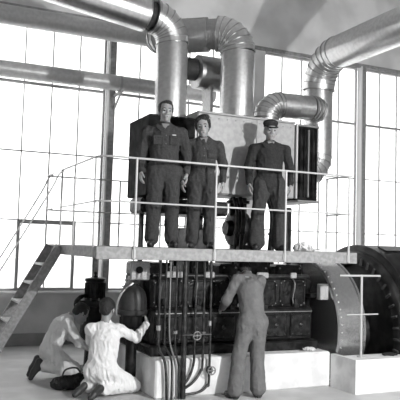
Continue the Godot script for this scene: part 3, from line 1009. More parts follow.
func build_platform() -> void:
	var t := thing("service_platform", Vector3(3.9, 1.67, -0.3), "raised steel service platform with pale tube railing round the engine", "platform")
	var st := mb()
	add_box(st, Vector3(3.97, 1.745, -0.02), Vector3(3.7, 0.15, 0.04), 0.006)
	obj("fascia", st, M.fascia, t)
	st = mb()
	add_box(st, Vector3(2.135, 1.75, -1.42), Vector3(0.03, 0.13, 2.8), 0.005)
	obj("fascia", st, M.fascia, t)
	st = mb()
	add_box(st, Vector3(3.93, 1.745, -2.84), Vector3(3.62, 0.13, 0.04), 0.005)
	obj("fascia", st, M.fascia, t)
	st = mb()
	add_box(st, Vector3(5.805, 1.745, -0.31), Vector3(0.03, 0.15, 0.53), 0.005)
	obj("fascia", st, M.fascia, t)
	# deck plates
	for i in 6:
		st = mb()
		add_box(st, Vector3(2.44 + i * 0.612, DECK - 0.012, -0.3), Vector3(0.604, 0.024, 0.55), 0.003)
		obj("deck_plate", st, M.deck, t)
	for i in 4:
		st = mb()
		add_box(st, Vector3(2.44, DECK - 0.012, -0.86 - i * 0.55), Vector3(0.56, 0.024, 0.542), 0.003)
		obj("deck_plate", st, M.deck, t)
	for i in 5:
		st = mb()
		add_box(st, Vector3(3.03 + i * 0.6, DECK - 0.012, -2.55), Vector3(0.592, 0.024, 0.55), 0.003)
		obj("deck_plate", st, M.deck, t)
	# joists under the deck
	for x in [2.75, 3.95, 5.15]:
		st = mb()
		add_box(st, Vector3(x, 1.73, -0.3), Vector3(0.05, 0.1, 0.5), 0.004)
		obj("joist", st, M.stair, t)
	st = mb()
	add_box(st, Vector3(3.97, 1.745, -0.575), Vector3(3.6, 0.12, 0.03), 0.004); add_box(st, Vector3(2.71, 1.745, -1.42), Vector3(0.03, 0.12, 1.66), 0.004)
	add_box(st, Vector3(4.2, 1.745, -2.28), Vector3(3.0, 0.12, 0.03), 0.004)
	obj("inner_beam", st, M.stair, t)
	for p in [Vector3(2.89, 0.84, -2.75), Vector3(5.6, 0.84, -2.75)]:
		st = mb()
		add_box(st, p, Vector3(0.07, 1.68, 0.07), 0.005)
		add_box(st, Vector3(p.x, 0.008, p.z), Vector3(0.16, 0.016, 0.16), 0.003)
		obj("support_post", st, M.stair, t)
	# railing posts on the outside of the fascia
	for x in [2.57, 3.62, 4.64, 5.66]:
		rail_tube(t, [Vector3(x, 1.68, 0.016), Vector3(x, 2.87, 0.016)], "rail_post", 0.0145)
	for z in [-0.14, -1.11, -1.85, -2.8]:
		rail_tube(t, [Vector3(2.118, 1.69, z), Vector3(2.118, 2.87, z)], "rail_post", 0.0145)
	rail_tube(t, [Vector3(5.66, 1.82, -0.5), Vector3(5.66, 2.86, -0.5)], "rail_post", 0.016)
	for x in [3.3, 4.5, 5.6]:
		rail_tube(t, [Vector3(x, 1.69, -2.87), Vector3(x, 2.87, -2.87)], "rail_post", 0.015)
	for y in [2.87, 2.345]:
		rail_tube(t, [Vector3(2.118, y, -0.14), Vector3(2.16, y, -0.03), Vector3(2.3, y, 0.014), Vector3(5.7, y, 0.014)], "handrail", 0.013 if y > 2.5 else 0.011)
		rail_tube(t, [Vector3(2.118, y, -0.14), Vector3(2.118, y, -1.9)], "handrail", 0.0125 if y > 2.5 else 0.01)
		rail_tube(t, [Vector3(2.118, y, -2.45), Vector3(2.118, y, -2.86), Vector3(5.6, y, -2.86)], "handrail", 0.0115)
		rail_tube(t, [Vector3(5.665, y, 0.014), Vector3(5.66, y, -0.52)], "handrail", 0.0115)
	for x in [2.57, 3.62, 4.64, 5.66]:
		st = mb()
		add_box(st, Vector3(x, 1.74, 0.008), Vector3(0.045, 0.1, 0.016), 0.003)
		obj("post_bracket", st, M.rail, t)
	# stair at the left end
	t = thing("steel_stair", Vector3(1.2, 0, -2.1), "steep steel stair leading up to the platform at the left", "stair")
	var dirv := Vector3(-0.565, -1, 0).normalized()
	for z in [-2.42, -1.78]:
		st = mb()
		var a := Vector3(2.11, 1.8, z)
		var b := a + dirv * (1.8 / -dirv.y - 0.03)
		var side := Vector3.BACK
		add_box(st, (a + b) / 2, Vector3(0.13, a.distance_to(b), 0.035), 0.005, Basis(side.cross(-dirv).normalized() * -1.0, -dirv, side))
		obj("stringer", st, M.stair, t)
	for i in 6:
		var y := 1.8 - 0.26 * (i + 1)
		st = mb()
		add_box(st, Vector3(2.11 + dirv.x / -dirv.y * (1.8 - y), y, -2.1), Vector3(0.17, 0.03, 0.6), 0.004)
		obj("tread", st, M.tread, t)
	for z in [-2.44, -1.76]:
		var top := Vector3(2.1, 2.84, z)
		rail_tube(t, smooth_path([Vector3(2.118, 2.85, z), Vector3(2.04, 2.78, z), top + dirv * 0.4, top + dirv * 2.0], 4), "handrail", 0.011)
		rail_tube(t, [top + dirv * 1.95, Vector3(2.11, 1.8, z) + dirv * 1.75], "handrail_post", 0.011)

# ---------------------------------------------------------------- engine
func bolt(st: SurfaceTool, p: Vector3, d: Vector3, r := 0.012, h := 0.014) -> void:
	add_lathe(st, [Vector2(r, 0), Vector2(r, h), Vector2(r * 0.6, h * 1.25), Vector2(0, h * 1.25)], along(p, d), 6)

func build_engine() -> void:
	var st := mb()
	add_box(st, Vector3(4.225, 0.235, -1.15), Vector3(2.55, 0.47, 2.02), 0.02)
	tag(obj("engine_plinth", st, M.concrete), "white painted concrete plinth under the black engine", "plinth")
	st = mb()
	var foot := PackedVector2Array([Vector2(5.5, 0.4), Vector2(8.9, 0.4), Vector2(8.9, 0.29), Vector2(6.42, 0.29), Vector2(6.42, 0.05), Vector2(5.57, 0.05), Vector2(5.57, -0.14), Vector2(5.5, -0.14)])
	var top := []
	var low := []
	for p in foot:
		top.append(Vector3(p.x, 0.44, p.y)); low.append(Vector3(p.x, 0, p.y))
	face(st, [top[0], top[1], top[2], top[3]], Vector3.UP); face(st, [top[0], top[3], top[4], top[5]], Vector3.UP); face(st, [top[0], top[5], top[6], top[7]], Vector3.UP)
	face(st, [low[0], low[1], low[2], low[3]], Vector3.DOWN); face(st, [low[0], low[3], low[4], low[5]], Vector3.DOWN); face(st, [low[0], low[5], low[6], low[7]], Vector3.DOWN)
	var nn := [Vector3.BACK, Vector3.RIGHT, Vector3.FORWARD, Vector3.LEFT, Vector3.FORWARD, Vector3.RIGHT, Vector3.FORWARD, Vector3.LEFT]
	for i in 8:
		face(st, [top[i], top[(i + 1) % 8], low[(i + 1) % 8], low[i]], nn[i])
	tag(obj("concrete_block", st, M.concrete), "white concrete block standing forward at the right below the generator", "block")
	var t := thing("diesel_engine", Vector3(4.2, 0.47, -1.1), "large black diesel engine filling the space under the platform", "engine")
	st = mb()
	add_box(st, Vector3(4.2, 0.535, -1.1), Vector3(2.5, 0.13, 1.5), 0.02)
	obj("bedplate", st, M.engine, t)
	st = mb()
	add_box(st, Vector3(4.2, 0.82, -1.1), Vector3(2.42, 0.46, 1.3), 0.03)
	obj("crankcase", st, M.engine, t)
	st = mb()
	add_box(st, Vector3(4.2, 1.235, -1.1), Vector3(2.36, 0.41, 1.06), 0.03)
	obj("cylinder_block", st, M.engine, t)
	for h in [[2.98, 3.38, 1.62], [3.62, 3.9, 2.1], [4.06, 4.36, 1.62], [4.36, 4.84, 1.74], [4.95, 5.4, 1.62]]:
		st = mb()
		add_box(st, Vector3((h[0] + h[1]) / 2, (1.42 + h[2]) / 2, -1.1), Vector3(h[1] - h[0], h[2] - 1.42, 0.8), 0.03)
		var hd := obj("cylinder_head", st, M.engine_cover, t)
		st = mb()
		for x in [h[0] + 0.06, h[1] - 0.06]:
			for y in [1.47, 1.57]:
				bolt(st, Vector3(x, y, -0.7), Vector3.BACK, 0.014)
		put(st.commit(), "head_bolts", M.dull_steel, hd).position = Vector3.ZERO
	# crankcase doors and upper covers
	for i in 6:
		var x := 3.2 + i * 0.4
		st = mb()
		add_box(st, Vector3(x, 0.8, -0.44), Vector3(0.33, 0.3, 0.035), 0.012)
		var dr := obj("crankcase_door", st, M.engine_cover, t)
		st = mb()
		add_lathe(st, [Vector2(0.03, 0), Vector2(0.03, 0.02), Vector2(0.012, 0.028), Vector2(0.012, 0.05), Vector2(0, 0.055)], along(Vector3(x, 0.8, -0.425), Vector3.BACK), 10)
		put(st.commit(), "door_knob", M.pipe_dark, dr).position = Vector3.ZERO
		st = mb()
		for sx in [-0.135, 0.0, 0.135]:
			for sy in [-0.12, 0.12]:
				bolt(st, Vector3(x + sx, 0.8 + sy, -0.424), Vector3.BACK, 0.01, 0.012)
		put(st.commit(), "door_bolts", M.pipe_dark, dr).position = Vector3.ZERO
	for i in 5:
		var x := 3.26 + i * 0.47
		st = mb()
		var w := 0.4
		var y0 := 1.06
		var y1 := 1.4
		var rim := []
		for c in [[1, 1], [-1, 1], [-1, -1], [1, -1]]:
			for q in 4:
				var a: float = [0.0, PI / 2, PI, PI * 1.5][[[1, 1], [-1, 1], [-1, -1], [1, -1]].find(c)] + PI / 2 * q / 3.0
				rim.append(Vector3(x + c[0] * (w / 2 - 0.06) + cos(a) * 0.06, (y0 + y1) / 2 + c[1] * ((y1 - y0) / 2 - 0.06) + sin(a) * 0.06, -0.565))
		rim.append(rim[0])
		add_tube(st, rim, 0.012, 6, false)
		var cv := obj("cover_rim", st, M.engine_cover, t)
		st = mb()
		for q in rim.size() - 1:
			if q % 2 == 0: bolt(st, rim[q] + Vector3(0, 0, 0.008), Vector3.BACK, 0.009, 0.01)
		put(st.commit(), "cover_bolts", M.dull_steel, cv).position = Vector3.ZERO
	# rods and pipes along the front
	st = mb()
	add_tube(st, [Vector3(3.05, 0.985, -0.46), Vector3(5.4, 0.985, -0.46)], 0.012, 8)
	obj("control_rod", st, M.dull_steel, t)
	st = mb()
	add_tube(st, [Vector3(3.05, 1.46, -0.6), Vector3(5.42, 1.46, -0.6)], 0.03, 10)
	obj("fuel_rail", st, M.pipe_dark, t)
	for i in 5:
		st = mb()
		var x := 3.12 + i * 0.5
		add_tube(st, smooth_path([Vector3(x, 1.46, -0.58), Vector3(x + 0.02, 1.36, -0.5), Vector3(x, 1.15, -0.52), Vector3(x + 0.03, 1.02, -0.5)], 4), 0.01, 6)
		obj("fuel_line", st, M.dull_steel, t)
		st = mb()
		add_box(st, Vector3(x + 0.03, 1.04, -0.5), Vector3(0.08, 0.1, 0.08), 0.01)
		add_lathe(st, [Vector2(0.024, 0), Vector2(0.024, 0.06), Vector2(0.012, 0.08), Vector2(0, 0.08)], Transform3D(Basis.IDENTITY, Vector3(x + 0.03, 1.09, -0.5)), 10)
		obj("fuel_pump", st, M.engine_cover, t)
	# pale covers below the deck edge
	for q in [[3.21, 3.48], [3.76, 3.91], [4.56, 4.74], [5.1, 5.2]]:
		st = mb()
		add_box(st, Vector3((q[0] + q[1]) / 2, 1.475, -0.56), Vector3(q[1] - q[0], 0.08, 0.04), 0.012)
		obj("pale_cover", st, M.junction, t)
	st = mb()
	add_box(st, Vector3(2.88, 1.52, -0.62), Vector3(0.26, 0.24, 0.04), 0.015)
	var bp := obj("bracket_plate", st, M.junction, t)
	st = mb()
	add_lathe(st, [Vector2(0.045, 0), Vector2(0.045, 0.03), Vector2(0.03, 0.045), Vector2(0, 0.045)], along(Vector3(2.86, 1.53, -0.6), Vector3.BACK), 16)
	put(st.commit(), "plate_boss", M.engine, bp).position = Vector3.ZERO
	# end cover with its ring of studs
	st = mb()
	add_lathe(st, [Vector2(0.0, 0.0), Vector2(0.44, 0.0), Vector2(0.44, 0.05), Vector2(0.39, 0.06), Vector2(0.36, 0.09), Vector2(0.16, 0.1), Vector2(0.16, 0.13), Vector2(0.0, 0.13)], Transform3D(Basis(Vector3.BACK, PI / 2), Vector3(3.0, 1.0, -1.1)), 36)
	var ec := obj("end_cover", st, M.engine_cover, t)
	st = mb()
	for i in 18:
		var a := TAU * i / 18.0
		bolt(st, Vector3(2.95, 1.0 + sin(a) * 0.415, -1.1 + cos(a) * 0.415), Vector3.LEFT, 0.016, 0.03)
	put(st.commit(), "studs", M.bright_steel, ec).position = Vector3.ZERO
	# bell-shaped filter in front of the end cover
	st = mb()
	add_lathe(st, [Vector2(0.1, 0.0), Vector2(0.1, 0.03), Vector2(0.07, 0.04), Vector2(0.07, 0.78), Vector2(0.12, 0.8), Vector2(0.13, 0.82), Vector2(0.13, 0.98)], Transform3D(Basis.IDENTITY, Vector3(2.81, 0.0, -0.66)), 24)
	obj("filter_column", st, M.engine_cover, t)
	st = mb()
	add_lathe(st, [Vector2(0.12, 0.96), Vector2(0.185, 0.965), Vector2(0.195, 0.98), Vector2(0.195, 1.02), Vector2(0.182, 1.03), Vector2(0.182, 1.12), Vector2(0.176, 1.18), Vector2(0.16, 1.24), Vector2(0.13, 1.285), Vector2(0.09, 1.315), Vector2(0.05, 1.33), Vector2(0.03, 1.335), Vector2(0.03, 1.355), Vector2(0.0, 1.36)], Transform3D(Basis.IDENTITY, Vector3(2.81, 0.0, -0.66)), 28)
	var bl := obj("filter_bell", st, M.bell, t)
	st = mb()
	add_tube(st, smooth_path([Vector3(2.6, 0.95, -0.66), Vector3(2.6, 1.1, -0.64), Vector3(2.66, 1.25, -0.62), Vector3(2.8, 1.36, -0.64)], 5), 0.013, 8)
	put(st.commit(), "bright_pipe", M.bright_steel, bl).position = Vector3.ZERO
	st = mb()
	for i in 3:
		add_tube(st, smooth_path([Vector3(2.81 + i * 0.03, 1.34, -0.66), Vector3(2.91, 1.44 - i * 0.03, -0.7), Vector3(2.99, 1.36 - i * 0.05, -0.8)], 4), 0.012, 6)
	obj("filter_hose", st, M.rubber, t)
	# junction box at the flywheel end
	st = mb()
	add_box(st, Vector3(5.51, 1.26, -0.36), Vector3(0.14, 0.22, 0.1), 0.012)
	obj("junction_box", st, M.junction, t)
	st = mb()
	add_box(st, Vector3(5.46, 1.2, -0.5), Vector3(0.2, 0.06, 0.12), 0.006)
	obj("box_arm", st, M.engine, t)
	st = mb()
	add_box(st, Vector3(5.44, 0.95, -1.1), Vector3(0.09, 0.95, 1.0), 0.03)
	obj("end_housing", st, M.engine, t)
	# pillars carrying the coolers
	for x in [3.1, 3.62, 4.0, 5.2, 5.5]:
		st = mb()
		add_box(st, Vector3(x, 2.02, -1.25), Vector3(0.06, 0.92, 0.06), 0.006)
		obj("cooler_pillar", st, M.engine, t)
	st = mb()
	add_box(st, Vector3(3.6, 2.38, -1.1), Vector3(1.3, 0.2, 0.5), 0.03)
	obj("manifold", st, M.engine, t)
	# turbocharger standing on the block behind the men
	st = mb()
	add_lathe(st, [Vector2(0, -0.2), Vector2(0.1, -0.2), Vector2(0.12, -0.12), Vector2(0.24, -0.1), Vector2(0.28, -0.04), Vector2(0.28, 0.04), Vector2(0.24, 0.1), Vector2(0.16, 0.12), Vector2(0.16, 0.26), Vector2(0.2, 0.28), Vector2(0.2, 0.32), Vector2(0, 0.32)], Transform3D(Basis(Vector3.FORWARD, PI / 2), Vector3(4.5, 2.12, -1.05)), 28)
	var tb := obj("turbocharger", st, M.engine, t)
	st = mb()
	add_tube(st, [Vector3(4.5, 2.3, -1.05), Vector3(4.5, 2.56, -1.05)], 0.13, 16)
	ring(st, Vector3(4.5, 2.5, -1.05), Vector3.UP, 0.13, 0.04, 0.04)
	put(st.commit(), "outlet", M.engine_cover, tb).position = Vector3.ZERO
	st = mb()
	add_box(st, Vector3(4.6, 1.81, -1.05), Vector3(0.3, 0.16, 0.3), 0.02)
	put(st.commit(), "pedestal", M.engine, tb).position = Vector3.ZERO
	for q in [[4.3, 0.022], [4.4, 0.03], [4.86, 0.03]]:
		st = mb()
		add_tube(st, smooth_path([Vector3(q[0], 1.6, -0.78), Vector3(q[0], 2.0, -0.72), Vector3(q[0] + 0.03, 2.3, -0.74), Vector3(q[0] + 0.03, 2.55, -0.86)], 4), q[1], 10)
		ring(st, Vector3(q[0], 2.05, -0.72), Vector3.UP, q[1], 0.03, 0.015, 12)
		obj("riser_pipe", st, M.engine_cover, t)
	# flywheel drum
	t = thing("flywheel", Vector3(5.85, 0.0, -1.1), "bright banded flywheel drum between engine and generator", "flywheel")
	st = mb()
	var xf := Transform3D(Basis(Vector3.FORWARD, PI / 2), Vector3(5.82, 0.72, -1.1))
	add_lathe(st, [Vector2(0, -0.22), Vector2(0.94, -0.22), Vector2(0.97, -0.235), Vector2(1.0, -0.235), Vector2(1.02, -0.215), Vector2(1.02, -0.2), Vector2(1.005, -0.19), Vector2(1.005, 0.19), Vector2(1.02, 0.2), Vector2(1.02, 0.23), Vector2(0.95, 0.24), Vector2(0, 0.24)], xf, 64)
	obj("drum", st, M.drum_steel, t)
	st = mb()
	for i in 60:
		var a := TAU * i / 60.0
		bolt(st, Vector3(5.65, 0.72 + sin(a) * 1.004, -1.1 + cos(a) * 1.004), Vector3(0, sin(a), cos(a)), 0.011, 0.012)
	obj("rim_studs", st, M.bright_steel, t)
	# generator
	t = thing("generator", Vector3(7.2, 0.0, -1.1), "huge dark round generator at the right edge", "generator")
	st = mb()
	xf = Transform3D(Basis(Vector3.FORWARD, PI / 2), Vector3(6.5, 0.62, -1.05))
	add_lathe(st, [Vector2(1.02, 0.1), Vector2(1.02, 0.0), Vector2(1.16, -0.02), Vector2(1.2, 0.0), Vector2(1.22, 0.03), Vector2(1.22, 0.09), Vector2(1.29, 0.1), Vector2(1.32, 0.13), Vector2(1.32, 0.9), Vector2(1.29, 0.93), Vector2(0.0, 0.95)], xf, 72)
	obj("stator_housing", st, M.generator, t)
	st = mb()
	add_lathe(st, [Vector2(0.0, 0.06), Vector2(0.35, 0.05), Vector2(0.38, 0.1), Vector2(1.03, 0.12)], xf, 48)
	obj("rotor_face", st, M.generator, t)
	for i in 44:
		var a := TAU * i / 44.0
		st = mb()
		var rd := Vector3(0, sin(a), cos(a))
		add_box(st, Vector3(6.48, 0.62, -1.05) + rd * 1.1, Vector3(0.05, 0.03, 0.11), 0.006, Basis(Vector3.RIGHT, Vector3.RIGHT.cross(rd) * -1.0, rd))
		obj("vent_tooth", st, M.bell, t)
	for i in 4:
		st = mb()
		add_box(st, Vector3(7.05 , 0.62, -1.05) + Vector3(0, cos(0.55 * (i - 1) + 0.3), sin(0.55 * (i - 1) + 0.3)) * 1.325, Vector3(0.5, 0.02, 0.22), 0.008, Basis(Vector3.RIGHT, 0.55 * (i - 1) + 0.3))
		obj("vent_cover", st, M.engine, t)
	st = mb()
	add_box(st, Vector3(7.0, 0.08, -1.1), Vector3(0.9, 0.16, 2.0), 0.02)
	obj("foot", st, M.generator, t)
	# guard rail
	t = thing("guard_rail", Vector3(5.74, 0.44, 0.2), "pale tube guard rail standing in front of the flywheel", "railing")
	rail_tube(t, [Vector3(5.74, 0.44, 0.2), Vector3(5.74, 1.53, 0.2)], "rail_post", 0.017)
	rail_tube(t, [Vector3(5.38, 1.515, 0.2), Vector3(6.05, 1.515, 0.2)], "top_rail", 0.014)
	rail_tube(t, [Vector3(5.5, 1.0, 0.2), Vector3(6.02, 1.0, 0.2)], "middle_rail", 0.01)
	st = mb()
	add_lathe(st, [Vector2(0.0, 0.0), Vector2(0.055, 0.0), Vector2(0.055, 0.012), Vector2(0.02, 0.016)], Transform3D(Basis.IDENTITY, Vector3(5.74, 0.44, 0.2)), 14)
	obj("foot_plate", st, M.rail, t)

func upright_pipe(pts: Array, r: float, label: String, fittings := [], m: Material = null) -> void:
	var t := thing("oil_pipe", pts[-1], label, "pipe", "pipes in front of the engine")
	var st := mb()
	add_tube(st, smooth_path(pts, 5) if pts.size() > 2 else pts, r, 10)
	obj("pipe_run", st, m if m else M.pipe_dark, t)
	for f in fittings:
		st = mb()
		var p: Vector3 = f[1]
		if f[0] == "union":
			add_lathe(st, [Vector2(r, -0.03), Vector2(r * 1.7, -0.028), Vector2(r * 1.7, 0.028), Vector2(r, 0.03)], Transform3D(Basis.IDENTITY, p), 6)
			obj("union_nut", st, M.brass, t)
		elif f[0] == "flange":
			add_lathe(st, [Vector2(r, -0.02), Vector2(r * 2.2, -0.018), Vector2(r * 2.2, 0.018), Vector2(r, 0.02)], Transform3D(Basis.IDENTITY, p), 14)
			obj("flange", st, M.dull_steel, t)
		elif f[0] == "valve":
			add_ball(st, p, Vector3(0.045, 0.05, 0.045))
			add_lathe(st, [Vector2(0.02, 0.0), Vector2(0.02, 0.07), Vector2(0.0, 0.075)], along(p, Vector3.BACK), 10)
			var vb := obj("valve_body", st, M.pipe_dark, t)
			st = mb()
			var ringp := []
			for i in 13:
				ringp.append(p + Vector3(cos(TAU * i / 12.0) * 0.05, sin(TAU * i / 12.0) * 0.05, 0.07))
			add_tube(st, ringp, 0.008, 6, false)
			add_tube(st, [p + Vector3(-0.05, 0, 0.07), p + Vector3(0.05, 0, 0.07)], 0.006, 6)
			add_tube(st, [p + Vector3(0, -0.05, 0.07), p + Vector3(0, 0.05, 0.07)], 0.006, 6)
			put(st.commit(), "handwheel", M.dull_steel, vb).position = Vector3.ZERO

func build_pipes() -> void:
	var z := -0.086
	var top := 1.75
	upright_pipe([Vector3(2.95, top, z), Vector3(2.95, 0.8, z), Vector3(2.97, 0.6, z), Vector3(3.05, 0.42, z), Vector3(3.08, 0.0, z)], 0.017, "thin dark pipe with a bright union nearest the kneeling man", [["union", Vector3(2.95, 0.86, z)]])
	upright_pipe([Vector3(3.03, top, z), Vector3(3.03, 0.75, z), Vector3(3.05, 0.62, z), Vector3(3.13, 0.45, z), Vector3(3.14, 0.0, z)], 0.012, "thin dark pipe, second from the kneeling man")
	upright_pipe([Vector3(3.085, top, z), Vector3(3.085, 1.2, z), Vector3(3.1, 0.7, z), Vector3(3.19, 0.4, z), Vector3(3.2, 0.0, z)], 0.01, "thinnest grey pipe, third from the kneeling man", [], M.dull_steel)
	upright_pipe([Vector3(3.17, top, z), Vector3(3.17, 0.72, z), Vector3(3.2, 0.5, z), Vector3(3.235, 0.35, z), Vector3(3.245, 0.0, z)], 0.013, "dark pipe with a small collar just left of the thick pipe", [["flange", Vector3(3.17, 0.8, z)]])
	upright_pipe([Vector3(3.28, top, z), Vector3(3.29, 0.0, z)], 0.034, "thickest upright dark pipe in front of the engine")
	upright_pipe([Vector3(3.43, top, z), Vector3(3.43, 0.62, z), Vector3(3.42, 0.4, z), Vector3(3.36, 0.24, z), Vector3(3.3, 0.17, z)], 0.016, "dark pipe with a round handwheel valve right of the thick pipe", [["valve", Vector3(3.43, 0.76, z)]])
	upright_pipe([Vector3(3.54, top, z), Vector3(3.545, 0.5, z), Vector3(3.52, 0.32, z), Vector3(3.42, 0.2, z + 0.02), Vector3(3.3, 0.12, z + 0.01)], 0.016, "dark pipe sweeping low into the thick pipe, without a valve", [["flange", Vector3(3.542, 0.78, z)]])
	upright_pipe([Vector3(3.63, top, z), Vector3(3.64, 0.3, z), Vector3(3.61, 0.14, z), Vector3(3.5, 0.07, z + 0.01), Vector3(3.3, 0.05, z + 0.01)], 0.016, "dark pipe with a low handwheel valve nearest the standing worker", [["valve", Vector3(3.64, 0.33, z)], ["union", Vector3(3.63, 0.9, z)]])
	var st := mb()
	add_tube(st, [Vector3(3.24, 0.77, z + 0.05), Vector3(3.63, 0.77, z + 0.05)], 0.013, 8)
	tag(obj("cross_pipe", st, M.pipe_dark), "short level pipe tying the upright pipes together", "pipe")

# ---------------------------------------------------------------- pump and small things
func build_pump() -> void:
	var t := thing("water_pump", Vector3(2.7, 0, -2.0), "black upright motor pump on the floor behind the kneeling men", "pump")
	var at := Transform3D(Basis.IDENTITY, Vector3(2.7, 0, -2.0))
	var st := mb()
	add_lathe(st, [Vector2(0.0, 0.0), Vector2(0.22, 0.0), Vector2(0.22, 0.04), Vector2(0.13, 0.06), Vector2(0.12, 0.3), Vector2(0.18, 0.38), Vector2(0.2, 0.5), Vector2(0.2, 0.66), Vector2(0.14, 0.76), Vector2(0.12, 0.92)], at, 28)
	obj("pump_casing", st, M.engine, t)
	st = mb()
	add_lathe(st, [Vector2(0.1, 0.92), Vector2(0.25, 0.93), Vector2(0.26, 0.95), Vector2(0.26, 1.0), Vector2(0.25, 1.02), Vector2(0.12, 1.04)], at, 28)
	var fl := obj("flange", st, M.engine_cover, t)
	st = mb()
	for i in 12:
		var a := TAU * i / 12.0
		bolt(st, Vector3(2.7 + cos(a) * 0.225, 1.02, -2.0 + sin(a) * 0.225), Vector3.UP, 0.016, 0.03)
	put(st.commit(), "flange_bolts", M.dull_steel, fl).position = Vector3.ZERO
	st = mb()
	add_lathe(st, [Vector2(0.1, 1.02), Vector2(0.135, 1.04), Vector2(0.135, 1.28), Vector2(0.155, 1.29), Vector2(0.155, 1.33), Vector2(0.1, 1.345), Vector2(0.035, 1.35), Vector2(0.03, 1.37)], at, 24)
	obj("motor", st, M.engine_cover, t)
	for i in 14:
		var a := TAU * i / 14.0
		st = mb()
		add_box(st, Vector3(2.7 + cos(a) * 0.14, 1.16, -2.0 + sin(a) * 0.14), Vector3(0.03, 0.22, 0.01), 0.003, Basis(Vector3.UP, -a))
		obj("cooling_fin", st, M.engine_cover, t)
	st = mb()
	add_tube(st, [Vector3(2.7, 1.34, -2.0), Vector3(2.7, 1.4, -2.0)], 0.014, 8)
	add_ball(st, Vector3(2.7, 1.41, -2.0), Vector3(0.026, 0.026, 0.026), 10)
	obj("lifting_knob", st, M.engine, t)
	st = mb()
	add_tube(st, smooth_path([Vector3(2.6, 0.85, -1.95), Vector3(2.45, 0.88, -1.93), Vector3(2.4, 0.98, -1.92), Vector3(2.46, 1.06, -1.92), Vector3(2.56, 1.08, -1.95)], 5), 0.035, 12)
	obj("bypass_pipe", st, M.engine, t)
	st = mb()
	add_lathe(st, [Vector2(0, -0.03), Vector2(0.055, -0.03), Vector2(0.06, 0), Vector2(0.03, 0.03), Vector2(0, 0.03)], along(Vector3(2.43, 0.93, -1.86), Vector3.BACK), 16)
	obj("gauge", st, M.bright_steel, t)
	st = mb()
	add_tube(st, smooth_path([Vector3(2.8, 0.58, -2.0), Vector3(3.0, 0.58, -2.16), Vector3(3.2, 0.5, -2.34), Vector3(3.25, 0.0, -2.4)], 6), 0.07, 14)
	obj("discharge_pipe", st, M.engine, t)
	t.position += Vector3(0.06, 0, -0.22)
	# valve with a handwheel between the kneeling men
	t = thing("floor_valve", Vector3(2.52, 0, -1.38), "small dark valve with handwheel on the floor between the kneeling men", "valve")
	st = mb()
	add_lathe(st, [Vector2(0, 0), Vector2(0.09, 0), Vector2(0.09, 0.02), Vector2(0.045, 0.03), Vector2(0.045, 0.1), Vector2(0.075, 0.14), Vector2(0.075, 0.2), Vector2(0.04, 0.25), Vector2(0.02, 0.27), Vector2(0.02, 0.33), Vector2(0, 0.33)], Transform3D(Basis.IDENTITY, Vector3(2.52, 0, -1.38)), 18)
	obj("valve_body", st, M.engine, t)
	st = mb()
	var pts := []
	var wc := Vector3(2.5, 0.33, -1.33)
	for i in 17:
		pts.append(wc + Vector3(cos(TAU * i / 16.0) * 0.09, sin(TAU * i / 16.0) * 0.06, sin(TAU * i / 16.0) * 0.05 + 0.02))
	add_tube(st, pts, 0.014, 8, false)
	add_tube(st, [pts[4], pts[12]], 0.012, 6)
	add_tube(st, [pts[0], pts[8]], 0.012, 6)
	obj("handwheel", st, M.engine, t)

